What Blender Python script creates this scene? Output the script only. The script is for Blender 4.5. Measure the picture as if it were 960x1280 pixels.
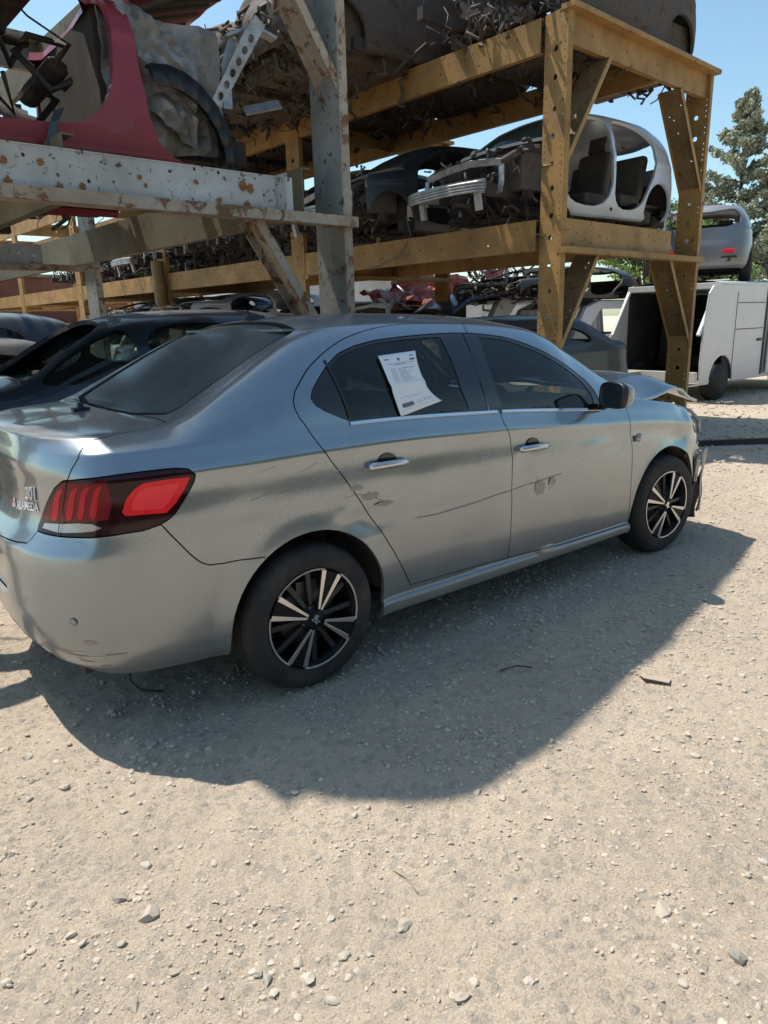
import bpy, bmesh, math, random
import numpy as np
from mathutils import Vector, Matrix, Euler, noise
from mathutils.geometry import delaunay_2d_cdt
R=math.radians; PI=math.pi
for o in list(bpy.data.objects): bpy.data.objects.remove(o)
SC=bpy.context.scene; C=SC.collection
# ---------------------------------------------------------------- camera
cd=bpy.data.cameras.new('camera'); cam=bpy.data.objects.new('camera',cd); C.objects.link(cam); SC.camera=cam
CY,CP,CR,CF=0.9062420632874048,-0.2638881335643321,-0.028298334038465794,885.1495720790404
fw=np.array([math.cos(CP)*math.cos(CY),math.cos(CP)*math.sin(CY),math.sin(CP)])
rt=np.array([math.sin(CY),-math.cos(CY),0]); up=np.cross(rt,fw)
rt2=math.cos(CR)*rt+math.sin(CR)*up; up2=-math.sin(CR)*rt+math.cos(CR)*up
M=Matrix([list(rt2)+[0],list(up2)+[0],list(-fw)+[0],[0,0,0,1]]).transposed()
M.translation=(-1.4300043637048745,-3.1727332888369157,1.4903909123733754); M[3][:]=(0,0,0,1)
cam.matrix_world=M
cd.sensor_fit='VERTICAL'; cd.sensor_height=24; cd.lens=CF/1280*24; cd.clip_start=.05; cd.clip_end=3000
SC.render.resolution_x=768; SC.render.resolution_y=1024
# ---------------------------------------------------------------- light
SUNV=Vector((-.17,.455,1)).normalized()      # towards the sun
el=math.asin(SUNV.z)
w=bpy.data.worlds.new('World'); SC.world=w; w.use_nodes=True; nt=w.node_tree; nt.nodes.clear()
sk=nt.nodes.new('ShaderNodeTexSky'); sk.sky_type='NISHITA'; sk.sun_disc=False; sk.sun_elevation=el
sk.sun_rotation=math.atan2(SUNV.x,SUNV.y); sk.air_density=1.0; sk.dust_density=.8; sk.ozone_density=.6
bg=nt.nodes.new('ShaderNodeBackground'); bg.inputs[1].default_value=.135
wo=nt.nodes.new('ShaderNodeOutputWorld'); tn=nt.nodes.new('ShaderNodeMix'); tn.data_type='RGBA'; tn.blend_type='MULTIPLY'; tn.inputs[0].default_value=1; tn.inputs[7].default_value=(.93,1.06,1.0,1); nt.links.new(sk.outputs[0],tn.inputs[6]); nt.links.new(tn.outputs[2],bg.inputs[0]); nt.links.new(bg.outputs[0],wo.inputs[0])
sl=bpy.data.lights.new('sun','SUN'); sl.energy=4.2; sl.angle=R(.53); sl.color=(1,.95,.87)
so=bpy.data.objects.new('sun',sl); C.objects.link(so); so.rotation_euler=SUNV.to_track_quat('Z','Y').to_euler(); so.location=(0,0,20)
SC.view_settings.view_transform='Standard'; SC.view_settings.look='None'; SC.view_settings.gamma=1; SC.view_settings.exposure=0.42
SC.render.engine='CYCLES'
try:
    SC.cycles.max_bounces=6; SC.cycles.transparent_max_bounces=12; SC.cycles.caustics_reflective=False; SC.cycles.caustics_refractive=False
except Exception: pass
# ---------------------------------------------------------------- object helpers
def tag(o,label=None,cat=None,group=None,kind=None):
    if label: o['label']=label
    if cat: o['category']=cat
    if group: o['group']=group
    if kind: o['kind']=kind
    return o
def empty(name,loc=(0,0,0),rz=0,label=None,cat=None,group=None):
    o=bpy.data.objects.new(name,None); C.objects.link(o); o.location=loc; o.rotation_euler=(0,0,rz); o.empty_display_size=.1
    return tag(o,label,cat,group)
def mk(name,verts,faces,mat,parent=None,smooth=False,normals=None,mats=None,midx=None):
    me=bpy.data.meshes.new(name); me.from_pydata([tuple(v) for v in verts],[],[tuple(f) for f in faces])
    for m in (mats or [mat]): me.materials.append(m)
    if midx is not None: me.polygons.foreach_set('material_index',list(midx))
    if smooth or normals is not None: me.polygons.foreach_set('use_smooth',[True]*len(me.polygons))
    if normals is not None: me.normals_split_custom_set([tuple(n) for n in normals])
    me.update()
    o=bpy.data.objects.new(name,me); C.objects.link(o)
    if parent: o.parent=parent
    return o
def bobj(name,bm,mat,parent=None,smooth=False,bevel=0,auto=None):
    me=bpy.data.meshes.new(name); bm.normal_update()
    if smooth:
        for f in bm.faces: f.smooth=True
    bm.to_mesh(me); bm.free()
    for m in (mat if isinstance(mat,(list,tuple)) else [mat]): me.materials.append(m)
    o=bpy.data.objects.new(name,me); C.objects.link(o)
    if parent: o.parent=parent
    if auto is not None: me.set_sharp_from_angle(angle=R(auto))
    if bevel:
        b=o.modifiers.new('bevel','BEVEL'); b.width=bevel; b.segments=2; b.limit_method='ANGLE'
    return o
def box(bm,c,s,rot=None,mi=0,taper=None):
    m=Matrix.Translation(Vector(c))
    if rot is not None: m=m@(rot.to_matrix().to_4x4() if isinstance(rot,Euler) else rot.to_4x4())
    vs=[]
    for z in (-1,1):
        for y in (-1,1):
            for x in (-1,1):
                k=1 if z<0 or not taper else taper
                vs.append(bm.verts.new(m@Vector((x*s[0]/2*k,y*s[1]/2*k,z*s[2]/2))))
    for f in ((0,2,3,1),(4,5,7,6),(0,1,5,4),(2,6,7,3),(0,4,6,2),(1,3,7,5)):
        fc=bm.faces.new([vs[i] for i in f]); fc.material_index=mi
def tube(bm,pts,r,n=8,mi=0,cap=True,r2=None):
    pts=[Vector(p) for p in pts]; rings=[]
    prev=None
    for i,p in enumerate(pts):
        d=(pts[min(i+1,len(pts)-1)]-pts[max(i-1,0)]).normalized()
        a=Vector((0,0,1)) if abs(d.z)<.9 else Vector((1,0,0))
        if prev is not None: a=prev
        u=(a-d*a.dot(d)); 
        if u.length<1e-6: u=Vector((1,0,0))-d*d.x
        u.normalize(); v=d.cross(u); prev=u
        rr=r if r2 is None else r+(r2-r)*i/max(1,len(pts)-1)
        rings.append([bm.verts.new(p+(u*math.cos(k*2*PI/n)+v*math.sin(k*2*PI/n))*rr) for k in range(n)])
    for a,b in zip(rings,rings[1:]):
        for k in range(n):
            f=bm.faces.new((a[k],a[(k+1)%n],b[(k+1)%n],b[k])); f.material_index=mi; f.smooth=True
    if cap:
        f=bm.faces.new(rings[0][::-1]); f.material_index=mi; f=bm.faces.new(rings[-1]); f.material_index=mi
def strip(bm,pts,wv,th,mi=0):
    """flat bar following pts, width vector wv, thickness th"""
    pts=[Vector(p) for p in pts]; wv=Vector(wv); rs=[]
    for i,p in enumerate(pts):
        d=(pts[min(i+1,len(pts)-1)]-pts[max(i-1,0)]).normalized(); n=d.cross(wv).normalized()*th/2
        rs.append([bm.verts.new(p+wv/2+n),bm.verts.new(p-wv/2+n),bm.verts.new(p-wv/2-n),bm.verts.new(p+wv/2-n)])
    for a,b in zip(rs,rs[1:]):
        for k in range(4):
            f=bm.faces.new((a[k],a[(k+1)%4],b[(k+1)%4],b[k])); f.material_index=mi
    bm.faces.new(rs[0][::-1]).material_index=mi; bm.faces.new(rs[-1]).material_index=mi
def lathe(bm,prof,n=48,axis='Y',c=(0,0,0),mi=0,a0=0,a1=2*PI,smooth=True):
    """prof: (radius, axial) ; axis Y"""
    rings=[]; full=abs(a1-a0-2*PI)<1e-6; m=n if full else n+1
    for r,h in prof:
        ring=[]
        for k in range(m):
            a=a0+(a1-a0)*k/n
            ring.append(bm.verts.new((c[0]+r*math.cos(a),c[1]+h,c[2]+r*math.sin(a))))
        rings.append(ring)
    for A,B in zip(rings,rings[1:]):
        for k in range(m if full else m-1):
            f=bm.faces.new((A[k],A[(k+1)%m],B[(k+1)%m],B[k])); f.material_index=mi; f.smooth=smooth
def inpoly(px,py,poly):
    P=np.asarray(poly,float); x,y=np.asarray(px,float),np.asarray(py,float); r=np.zeros(x.shape,bool); n=len(P)
    for i in range(n):
        x0,y0=P[i]; x1,y1=P[(i+1)%n]
        if y0==y1: continue
        c=((y0>y)!=(y1>y))&(x<(x1-x0)*(y-y0)/(y1-y0)+x0); r^=c
    return r
def resample(poly,step,closed=True):
    P=np.asarray(poly,float); out=[]; n=len(P)
    for i in range(n if closed else n-1):
        a,b=P[i],P[(i+1)%n]; k=max(1,int(math.ceil(np.hypot(*(b-a))/step)))
        for j in range(k): out.append(a+(b-a)*j/k)
    if not closed: out.append(P[-1])
    return np.array(out)
def smooth_poly(poly,it=2,keep=()):
    """Chaikin corner cutting"""
    P=[np.array(p,float) for p in poly]
    for _ in range(it):
        Q=[]
        for i in range(len(P)):
            a,b=P[i],P[(i+1)%len(P)]; Q+= [a*.75+b*.25,a*.25+b*.75]
        P=Q
    return [tuple(p) for p in P]
def plate(bm,poly,holes,frame,th,mi=0):
    """flat plate with holes; frame=(origin,u,v) ; thickness along u x v"""
    O,U,V=[Vector(q) for q in frame]; N=U.cross(V).normalized()*th
    vs=[];es=[]
    for L in [poly]+holes:
        b=len(vs); vs+=[Vector(p) for p in L]; es+=[(b+i,b+(i+1)%len(L)) for i in range(len(L))]
    v,e,f,_,_,_=delaunay_2d_cdt(vs,es,[],0,1e-6)
    cx=[sum(v[i].x for i in t)/len(t) for t in f]; cy=[sum(v[i].y for i in t)/len(t) for t in f]
    ok=inpoly(cx,cy,poly)
    for h in holes: ok&=~inpoly(cx,cy,h)
    top=[bm.verts.new(O+U*q.x+V*q.y) for q in v]; bot=[bm.verts.new(O+U*q.x+V*q.y+N) for q in v]
    cnt={}
    for k,t in enumerate(f):
        if not ok[k]: continue
        t=list(t)
        bm.faces.new([top[i] for i in t[::-1]]).material_index=mi; bm.faces.new([bot[i] for i in t]).material_index=mi
        for a,b in zip(t,t[1:]+t[:1]): cnt[(a,b)]=1
    for (a,b) in cnt:
        if (b,a) not in cnt: bm.faces.new((top[a],top[b],bot[b],bot[a])).material_index=mi
    for q in top+bot:
        if not q.link_faces: bm.verts.remove(q)
def circ(x,y,r,n=12,sx=1): return [(x+r*sx*math.cos(2*PI*k/n),y+r*math.sin(2*PI*k/n)) for k in range(n)]
def copy_tree(o,parent=None):
    c=o.copy(); C.objects.link(c)
    if parent: c.parent=parent
    for ch in list(o.children): copy_tree(ch,c)
    return c
# ---------------------------------------------------------------- materials
def newmat(name):
    m=bpy.data.materials.new(name); m.use_nodes=True; nt=m.node_tree; b=nt.nodes['Principled BSDF']; return m,nt,b
def N(nt,t,**k):
    n=nt.nodes.new('ShaderNode'+t)
    for a,v in k.items():
        if a in n.inputs.keys(): n.inputs[a].default_value=v
        else: setattr(n,a,v)
    return n
def mixc(nt,f,a,b,blend='MIX'):
    m=nt.nodes.new('ShaderNodeMix'); m.data_type='RGBA'; m.blend_type=blend
    for s,v in ((0,f),(6,a),(7,b)):
        if hasattr(v,'links') or hasattr(v,'is_linked'): nt.links.new(v,m.inputs[s])
        else: m.inputs[s].default_value=v if s==0 else (*v,1)
    return m.outputs[2]
def noi(nt,scale,detail=4,rough=.55,co=None,dist=0):
    n=N(nt,'TexNoise'); n.inputs['Scale'].default_value=scale; n.inputs['Detail'].default_value=detail; n.inputs['Roughness'].default_value=rough; n.inputs['Distortion'].default_value=dist
    if co: nt.links.new(co,n.inputs['Vector'])
    return n.outputs[0]
def ramp(nt,src,a,b,ca=(0,0,0),cb=(1,1,1)):
    r=N(nt,'ValToRGB'); e=r.color_ramp.elements; e[0].position=a; e[1].position=b; e[0].color=(*ca,1); e[1].color=(*cb,1)
    nt.links.new(src,r.inputs[0]); return r.outputs[0]
def bump(nt,b,h,strength=.3,dist=.01,prev=None):
    n=N(nt,'Bump'); n.inputs['Strength'].default_value=strength; n.inputs['Distance'].default_value=dist
    nt.links.new(h,n.inputs['Height'])
    if prev: nt.links.new(prev,n.inputs['Normal'])
    nt.links.new(n.outputs[0],b.inputs['Normal']); return n.outputs[0]
def worldco(nt):
    return N(nt,'NewGeometry').outputs['Position']
def objco(nt): return N(nt,'TexCoord').outputs['Object']
def grimy(name,base,dirt=(.09,.065,.045),rust=None,metal=0,rough=.55,dscale=3,damt=.5,ramt=.6,bmp=.15,coat=0,rscale=9,flake=None):
    m,nt,b=newmat(name); co=objco(nt); n1=noi(nt,dscale,6,.6,co); n2=noi(nt,dscale*9,4,.6,co)
    f=ramp(nt,n1,.62-damt*.5,.85); c=mixc(nt,f,base,dirt)
    c=mixc(nt,ramp(nt,n2,.45,.75,(0,0,0),(.35,.35,.35)),c,tuple(x*.6 for x in base))
    if rust:
        n3=noi(nt,rscale,8,.65,co,.6); c=mixc(nt,ramp(nt,n3,.74-ramt*.3,.80-ramt*.3),c,mixc(nt,n2,rust,tuple(x*.35 for x in rust)))
    if flake:
        n4=noi(nt,rscale*1.7,8,.7,co,.3); c=mixc(nt,ramp(nt,n4,.60,.625),c,flake)
    nt.links.new(c,b.inputs['Base Color']); b.inputs['Metallic'].default_value=metal
    nt.links.new(ramp(nt,n1,.2,.8,(rough*.8,)*3,(min(1,rough*1.4),)*3),b.inputs['Roughness'])
    b.inputs['Coat Weight'].default_value=coat; b.inputs['Coat Roughness'].default_value=.12
    if bmp: bump(nt,b,n2,bmp,.01)
    return m
def plain(name,col,rough=.5,metal=0,coat=0,emit=None,spec=.5):
    m,nt,b=newmat(name); b.inputs['Base Color'].default_value=(*col,1); b.inputs['Roughness'].default_value=rough; b.inputs['Metallic'].default_value=metal
    b.inputs['Coat Weight'].default_value=coat; b.inputs['Coat Roughness'].default_value=.04; b.inputs['Specular IOR Level'].default_value=spec
    return m
def glassmat(name,tint,dust=(.3,.3,.28),dustamt=.1,rough=.02,scale=4,ior=1.5):
    m,nt,b=newmat(name); nt.nodes.remove(b); out=nt.nodes['Material Output']
    tr=N(nt,'BsdfTransparent'); tr.inputs[0].default_value=(*tint,1)
    gl=N(nt,'BsdfGlossy'); gl.inputs['Roughness'].default_value=rough
    df=N(nt,'BsdfDiffuse'); df.inputs[0].default_value=(*dust,1)
    fr=N(nt,'Fresnel'); fr.inputs[0].default_value=ior
    mr=N(nt,'MapRange'); mr.inputs[1].default_value=.25; mr.inputs[2].default_value=.8; mr.inputs[3].default_value=dustamt*.5; mr.inputs[4].default_value=min(1,dustamt*1.6)
    nt.links.new(noi(nt,scale,5,.6,objco(nt)),mr.inputs[0])
    a=N(nt,'MixShader'); nt.links.new(mr.outputs[0],a.inputs[0]); nt.links.new(tr.outputs[0],a.inputs[1]); nt.links.new(df.outputs[0],a.inputs[2])
    c=N(nt,'MixShader'); nt.links.new(fr.outputs[0],c.inputs[0]); nt.links.new(a.outputs[0],c.inputs[1]); nt.links.new(gl.outputs[0],c.inputs[2])
    nt.links.new(c.outputs[0],out.inputs[0]); return m
def carpaint(name,col,metal=.8,rough=.33,coat=.8,dust=(.22,.19,.15),damt=.25,peel=.0,scr=0):
    m,nt,b=newmat(name); co=objco(nt); n1=noi(nt,1.7,7,.62,co,.4); n3=noi(nt,9,3,.5,co)
    c=mixc(nt,ramp(nt,n3,.3,.7),tuple(x*.97 for x in col),tuple(min(1,x*1.03) for x in col))
    # dust: more of it low on the body and on flat tops
    sep=N(nt,'SeparateXYZ'); nt.links.new(co,sep.inputs[0])
    mr=N(nt,'MapRange',interpolation_type='SMOOTHSTEP'); mr.inputs[1].default_value=.95; mr.inputs[2].default_value=.1; mr.inputs[3].default_value=0; mr.inputs[4].default_value=.35; nt.links.new(sep.outputs[2],mr.inputs[0])
    geo=N(nt,'NewGeometry'); s2=N(nt,'SeparateXYZ'); nt.links.new(geo.outputs['Normal'],s2.inputs[0])
    mr2=N(nt,'MapRange'); mr2.inputs[1].default_value=.75; mr2.inputs[2].default_value=1; mr2.inputs[3].default_value=0; mr2.inputs[4].default_value=.38; nt.links.new(s2.outputs[2],mr2.inputs[0])
    ad=N(nt,'Math',operation='ADD'); nt.links.new(mr.outputs[0],ad.inputs[0]); nt.links.new(mr2.outputs[0],ad.inputs[1])
    ad2=N(nt,'Math',operation='ADD'); nt.links.new(ad.outputs[0],ad2.inputs[0])
    dm=ramp(nt,n1,.35,.8,(0,0,0),(damt*1.6,)*3); nt.links.new(dm,ad2.inputs[1])
    mu=N(nt,'Math',operation='MULTIPLY'); nt.links.new(ad2.outputs[0],mu.inputs[0]); nt.links.new(ramp(nt,n3,.2,.7,(.55,)*3,(1,)*3),mu.inputs[1]); mu.use_clamp=True
    nt.links.new(mixc(nt,mu.outputs[0],c,dust),b.inputs['Base Color'])
    for inp,(lo,hi) in {'Metallic':(metal,.05),'Roughness':(rough,.75),'Coat Weight':(coat,.05)}.items():
        q=N(nt,'MapRange'); q.inputs[3].default_value=lo; q.inputs[4].default_value=hi; nt.links.new(mu.outputs[0],q.inputs[0]); nt.links.new(q.outputs[0],b.inputs[inp])
    b.inputs['Coat Roughness'].default_value=.08
    if scr: bump(nt,b,n3,scr,.003)
    return m
# materials
M_paint=carpaint('silver_paint',(.295,.335,.365),.90,.23,.9,damt=.10)
M_matte=plain('matte_rubber_seal',(.012,.012,.013),.8,spec=.15)
M_black=plain('black_plastic',(.015,.016,.018),.45)
M_gloss=plain('gloss_black_trim',(.012,.011,.013),.16,0,.5)
M_rubber=grimy('tyre_rubber',(.020,.020,.021),(.10,.085,.07),None,0,.8,6,.35,bmp=.2)
M_chrome=plain('chrome',(.75,.75,.76),.12,1)
M_alloy=plain('machined_alloy',(.62,.62,.61),.28,1)
M_rimdark=plain('dark_rim_paint',(.006,.0065,.008),.5,.0,.0,spec=.25)
M_cast=plain('brake_disc_metal',(.12,.11,.10),.5,.8)
M_under=grimy('underbody',(.03,.028,.026),(.11,.08,.055),(.09,.045,.02),0,.85,4,.6,.5)
M_inner=grimy('dark_interior',(.022,.022,.024),(.07,.062,.05),None,0,.8,3,.4)
M_seat=grimy('grey_seat_cloth',(.035,.037,.04),(.07,.065,.06),None,0,.9,8,.3)
M_glass=glassmat('tinted_side_glass',(.52,.60,.55),(.16,.17,.15),.06,.015,3,1.55)
M_fglass=glassmat('clear_green_side_glass',(.62,.72,.66),(.16,.17,.15),.05,.01,3,1.55)
M_rglass=glassmat('dusty_rear_glass',(.10,.13,.13),(.13,.155,.15),.7,.22,2.2,1.35)
M_ochre=grimy('ochre_rack_paint',(.42,.235,.065),(.15,.085,.04),(.15,.065,.025),0,.6,2.5,.55,.47,.2,rscale=14)
M_ochreD=grimy('worn_ochre_rack_paint',(.27,.17,.065),(.07,.048,.03),(.10,.05,.022),0,.7,2.0,.75,.55,.2,rscale=12)
M_white=grimy('white_paint_rusting',(.55,.56,.53),(.30,.25,.19),(.30,.12,.035),0,.55,2.2,.45,.42,.2,rscale=11,flake=(.05,.055,.06))
M_rust=grimy('rusty_flange_paint',(.45,.39,.31),(.30,.20,.13),(.27,.14,.07),0,.75,4,.6,.72,.3,rscale=9)
M_greypost=grimy('worn_grey_post_paint',(.33,.335,.31),(.10,.085,.06),(.13,.07,.035),0,.65,2.0,.55,.45,.25,rscale=8,flake=(.06,.065,.06))
M_olive=grimy('olive_brown_beam_paint',(.20,.17,.105),(.08,.065,.045),(.10,.055,.025),0,.7,1.6,.55,.42,.2,rscale=9)
M_paper=plain('white_paper',(.78,.80,.82),.7)
M_ink=plain('printed_ink',(.13,.14,.17),.8)
M_red=carpaint('faded_red_paint',(.30,.022,.038),.15,.42,.35,damt=.22,dust=(.13,.05,.05),scr=.1)
M_brightred=carpaint('orange_red_paint',(.50,.06,.02),.1,.4,.3,damt=.15)
M_hullsilver=carpaint('pale_silver_hull_paint',(.62,.64,.68),.15,.35,.4,damt=.2,scr=.1)
M_darkblue=carpaint('dark_slate_paint',(.028,.042,.058),.4,.38,.6,damt=.12,dust=(.10,.10,.09))
M_darkgrey=carpaint('charcoal_paint',(.045,.047,.05),.35,.45,.3,damt=.35,dust=(.12,.11,.10))
M_beige=carpaint('dusty_beige_paint',(.16,.145,.12),.3,.5,.2,damt=.4)
M_navy=carpaint('navy_paint',(.02,.03,.055),.3,.3,.7,damt=.1)
M_whitecar=carpaint('white_car_paint',(.62,.63,.63),0,.4,.4,damt=.14,dust=(.4,.36,.3))
M_clutter=grimy('greasy_metal',(.035,.032,.03),(.11,.085,.06),(.12,.06,.03),.2,.7,6,.7,.5,.3)
M_brightmetal=grimy('bare_aluminium',(.48,.48,.49),(.16,.15,.13),None,.7,.4,9,.45,bmp=.2)
M_dullmetal=grimy('dull_zinc_panel',(.36,.36,.35),(.10,.085,.07),(.14,.08,.04),.3,.6,5,.6,.3,.25)
M_grime=grimy('rust_brown_bodywork',(.075,.060,.050),(.14,.10,.07),(.11,.05,.025),.1,.7,3,.6,.6,.2)
M_midsilver=carpaint('mid_silver_paint',(.22,.23,.25),.5,.35,.4,damt=.2)
M_wire=plain('grey_wire',(.16,.15,.14),.6)
M_seatw=grimy('brown_dusty_seat',(.10,.078,.06),(.05,.04,.03),None,0,.9,8,.4)
M_pink=plain('magenta_cloth',(.35,.03,.10),.8)
M_cloth=plain('pale_interior_trim',(.22,.24,.22),.8)
M_redlens=plain('red_lens',(.50,.008,.018),.2,0,0,spec=.3)
M_brightlens=plain('bright_red_lens',(.85,.02,.028),.2,0,0,spec=.3)
M_darklens=plain('smoked_dark_lens',(.022,.002,.005),.12,0,0,spec=.35)
M_clearlens=plain('clear_lens',(.33,.29,.29),.18,.3,1)
M_mirror=plain('mirror_glass',(.55,.58,.6),.04,1)
# ---------------------------------------------------------------- car surface
def pchip(xq, xs, ys):
    xs=np.asarray(xs,float); ys=np.asarray(ys,float); xq=np.asarray(xq,float)
    h=np.diff(xs); d=np.diff(ys)/h; m=np.zeros(len(xs))
    for i in range(1,len(xs)-1):
        if d[i-1]*d[i]>0:
            w1=2*h[i]+h[i-1]; w2=h[i]+2*h[i-1]; m[i]=(w1+w2)/(w1/d[i-1]+w2/d[i])
    m[0]=d[0]; m[-1]=d[-1]
    i=np.clip(np.searchsorted(xs,xq)-1,0,len(xs)-2)
    t=(np.clip(xq,xs[0],xs[-1])-xs[i])/h[i]
    return ((1+2*t)*(1-t)**2*ys[i]+t*(1-t)**2*h[i]*m[i]+t*t*(3-2*t)*ys[i+1]+t*t*(t-1)*h[i]*m[i+1])
def bspl2(C, u):
    # C: (n,k,3) controls, u in 0..1 ; clamped uniform quadratic
    k=C.shape[1]; nseg=k-2
    kn=np.concatenate([[0,0],np.linspace(0,1,nseg+1),[1,1]])
    j=np.clip((u*nseg).astype(int),0,nseg-1)+2
    a=lambda i,uu:(uu)
    t0,t1,t2,t3=kn[j-1],kn[j],kn[j+1],kn[j+2]
    r=np.arange(len(u))
    P0,P1,P2=C[r,j-2],C[r,j-1],C[r,j]
    A=(u-t0)/(t2-t0); B=(u-t1)/(t3-t1); D=(u-t1)/(t2-t1)
    Q0=P0*(1-A)[:,None]+P1*A[:,None]; Q1=P1*(1-B)[:,None]+P2*B[:,None]
    return Q0*(1-D)[:,None]+Q1*D[:,None]
class Surf:
    def __init__(S, p):
        S.p=p; o=np.array(p['outline'],float)
        c=np.concatenate([[0],np.cumsum(np.hypot(*np.diff(o,axis=0).T))])
        d=np.linspace(0,c[-1],1500); X=pchip(d,c,o[:,0]); W=pchip(d,c,o[:,1])
        for _ in range(60):
            X[1:-1]=(X[:-2]+2*X[1:-1]+X[2:])/4; W[1:-1]=(W[:-2]+2*W[1:-1]+W[2:])/4
        s=np.concatenate([[0],np.cumsum(np.hypot(np.diff(X),np.diff(W)))])
        S.L=s[-1]; S.s=s; S.X=X; S.W=W
        tx=np.gradient(X,s); tw=np.gradient(W,s); n=np.hypot(tx,tw); S.NX=-tw/n; S.NW=tx/n
        m=(W>max(W)*.8); S.sx=(X[m],s[m])
        S.sr=np.interp(p['xr'],X[m],s[m]); S.sf=np.interp(p['xf'],X[m],s[m])
    def s_of_x(S,x): return np.interp(x,*S.sx)
    def __call__(S,s,v):
        p=S.p; s=np.clip(np.asarray(s,float).ravel(),0,S.L); v=np.clip(np.asarray(v,float).ravel(),-1,2)
        x=np.interp(s,S.s,S.X); w=np.interp(s,S.s,S.W); nx=np.interp(s,S.s,S.NX); nw=np.interp(s,S.s,S.NW)
        zs=pchip(x,*p['zs']); zb=pchip(x,*p['zb'])
        vl=np.minimum(v,0)
        ws=np.clip(nw,0,1)**2; wr=np.where(nx<0,nx**2,0); wf=np.where(nx>0,nx**2,0)
        def off(vv):
            sd=pchip(vv,*p['side']); kx=np.clip((x+.15)/.35,0,1)*np.clip((2.75-x)/.3,0,1); sb=pchip(vv,*p['sideb']); sd=sb+(sd-sb)*kx
            return ws*sd+wr*pchip(vv,*p['rear'])+wf*pchip(vv,*p['front'])
        z=zb+(vl+1)*(zs-zb); h=off(vl)
        if 'arches' in p:
            for ax,az,r0,r1,b in p['arches']:
                q=np.hypot(x-ax,z-az); t=np.clip((q-r0)/(r1-r0),0,1); h=h+b*ws*(1-t*t*(3-2*t))*(z>0.1)*np.clip((0.95-z)/.1,0,1)
        P=np.stack([x+nx*h,w+nw*h,z],1)
        up=v>0
        if up.any():
            i=np.where(up)[0]; xi=x[i]; h0=off(np.zeros(len(s)))[i]
            Sx=xi+nx[i]*h0; Sw=w[i]+nw[i]*h0; S0=np.stack([Sx,Sw,zs[i]],1)
            xr,xf=p['xr'],p['xf']; si=s[i]
            xT=xi.copy(); m=si<S.sr; xT[m]=p['xr0']+(xr-p['xr0'])*(si[m]/S.sr)**2
            m=si>S.sf; xT[m]=p['xf0']-(p['xf0']-xf)*((S.L-si[m])/(S.L-S.sf))**2
            zc=pchip(xT,*p['zc']); T=np.stack([xT,np.zeros_like(xT),zc],1)
            rt=pchip(xT,*p['we'])/np.interp(xT,*p['wref']); rt=np.clip(rt,0,.97)
            E=T+(S0-T)*rt[:,None]; E[:,2]=zc-pchip(xT,*p['dz'])
            D=E-S0; nb=np.zeros_like(D); nb[:,1]=1; bl=np.clip(D[:,2]*.12,0,.05)[:,None]
            C1=S0+.3*D+nb*bl; C2=S0+.78*D+nb*bl*.7
            G=T-E; C4=E+.13*G; C4[:,2]=E[:,2]+.35*G[:,2]; C5=E+.5*G; C5[:,2]=E[:,2]+.85*G[:,2]; C6=E+.8*G; C6[:,2]=T[:,2]
            C=np.stack([S0,C1,C2,E,C4,C5,C6,T],1)
            P[i]=bspl2(C,v[i]/2)
        P[:,1]*=-1
        return P
    def normal(S,s,v,e=.006):
        s=np.asarray(s,float);v=np.asarray(v,float)
        a=S(np.clip(s+e,0,S.L),v)-S(np.clip(s-e,0,S.L),v)
        b=S(s,np.clip(v+e,-1,2))-S(s,np.clip(v-e,-1,2))
        n=np.cross(a,b); l=np.linalg.norm(n,axis=1); l[l<1e-12]=1
        return n/l[:,None]
SEDAN=dict(
 outline=[(-1.0,0),(-.995,.25),(-.965,.48),(-.90,.645),(-.80,.755),(-.62,.825),(-.4,.856),(0,.872),(.6,.876),(1.3,.876),(2.0,.874),(2.6,.864),(2.95,.84),(3.15,.77),(3.28,.62),(3.36,.3),(3.38,0)],
 zs=([-1.1,-.5,.2,1.07,1.86,2.4,3.0,3.4],[1.075,1.09,1.10,1.065,1.0,.955,.87,.80]),
 zb=([-1.1,-.4,-.2,3.4],[.255,.245,.205,.19]),
 side=([-1,-.97,-.915,-.897,-.87,-.7,-.5,-.3,-.17,-.135,-.122,-.06,0],[-.06,-.018,-.012,-.030,-.024,-.004,.001,-.003,-.0135,-.012,-.0115,-.030,-.050]),
 sideb=([-1,-.93,-.85,-.7,-.5,-.3,-.17,-.135,-.122,-.06,0],[-.085,-.040,-.016,-.003,.001,-.003,-.0135,-.012,-.0115,-.030,-.050]),
 rear=([-1,-.93,-.85,-.7,-.5,-.42,-.38,-.34,-.25,-.15,-.08,0],[-.12,-.05,-.02,0,0,-.01,-.035,-.06,-.085,-.085,-.08,-.10]),
 front=([-1,-.9,-.7,-.4,0],[-.1,-.03,0,-.01,-.12]),
 arches=[(0,.33,.33,.45,.014),(2.652,.31,.33,.45,.014)],
 xr=-.4,xr0=-.8,xf=2.9,xf0=3.2,
 zc=([-.8,-.6,-.47,-.41,-.2,0,.13,.24,.38,.7,1.0,1.4,1.62,1.75,1.9,2.35,2.45,3.0,3.3],[1.13,1.145,1.155,1.18,1.295,1.405,1.468,1.503,1.520,1.531,1.528,1.508,1.475,1.43,1.345,1.09,1.07,.98,.90]),
 we=([-.8,-.42,-.2,.1,.3,.7,1.5,1.8,2.1,2.35,2.6,3.2],[.70,.72,.68,.63,.61,.60,.60,.61,.67,.74,.75,.66]),
 wref=([-.8,-.42,0,3.4],[.80,.82,.835,.835]),
 dz=([-.8,-.42,0,.3,.7,1.4,1.8,2.2,2.5,3.3],[.012,.015,.035,.055,.065,.065,.05,.035,.03,.03]),
)
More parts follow.
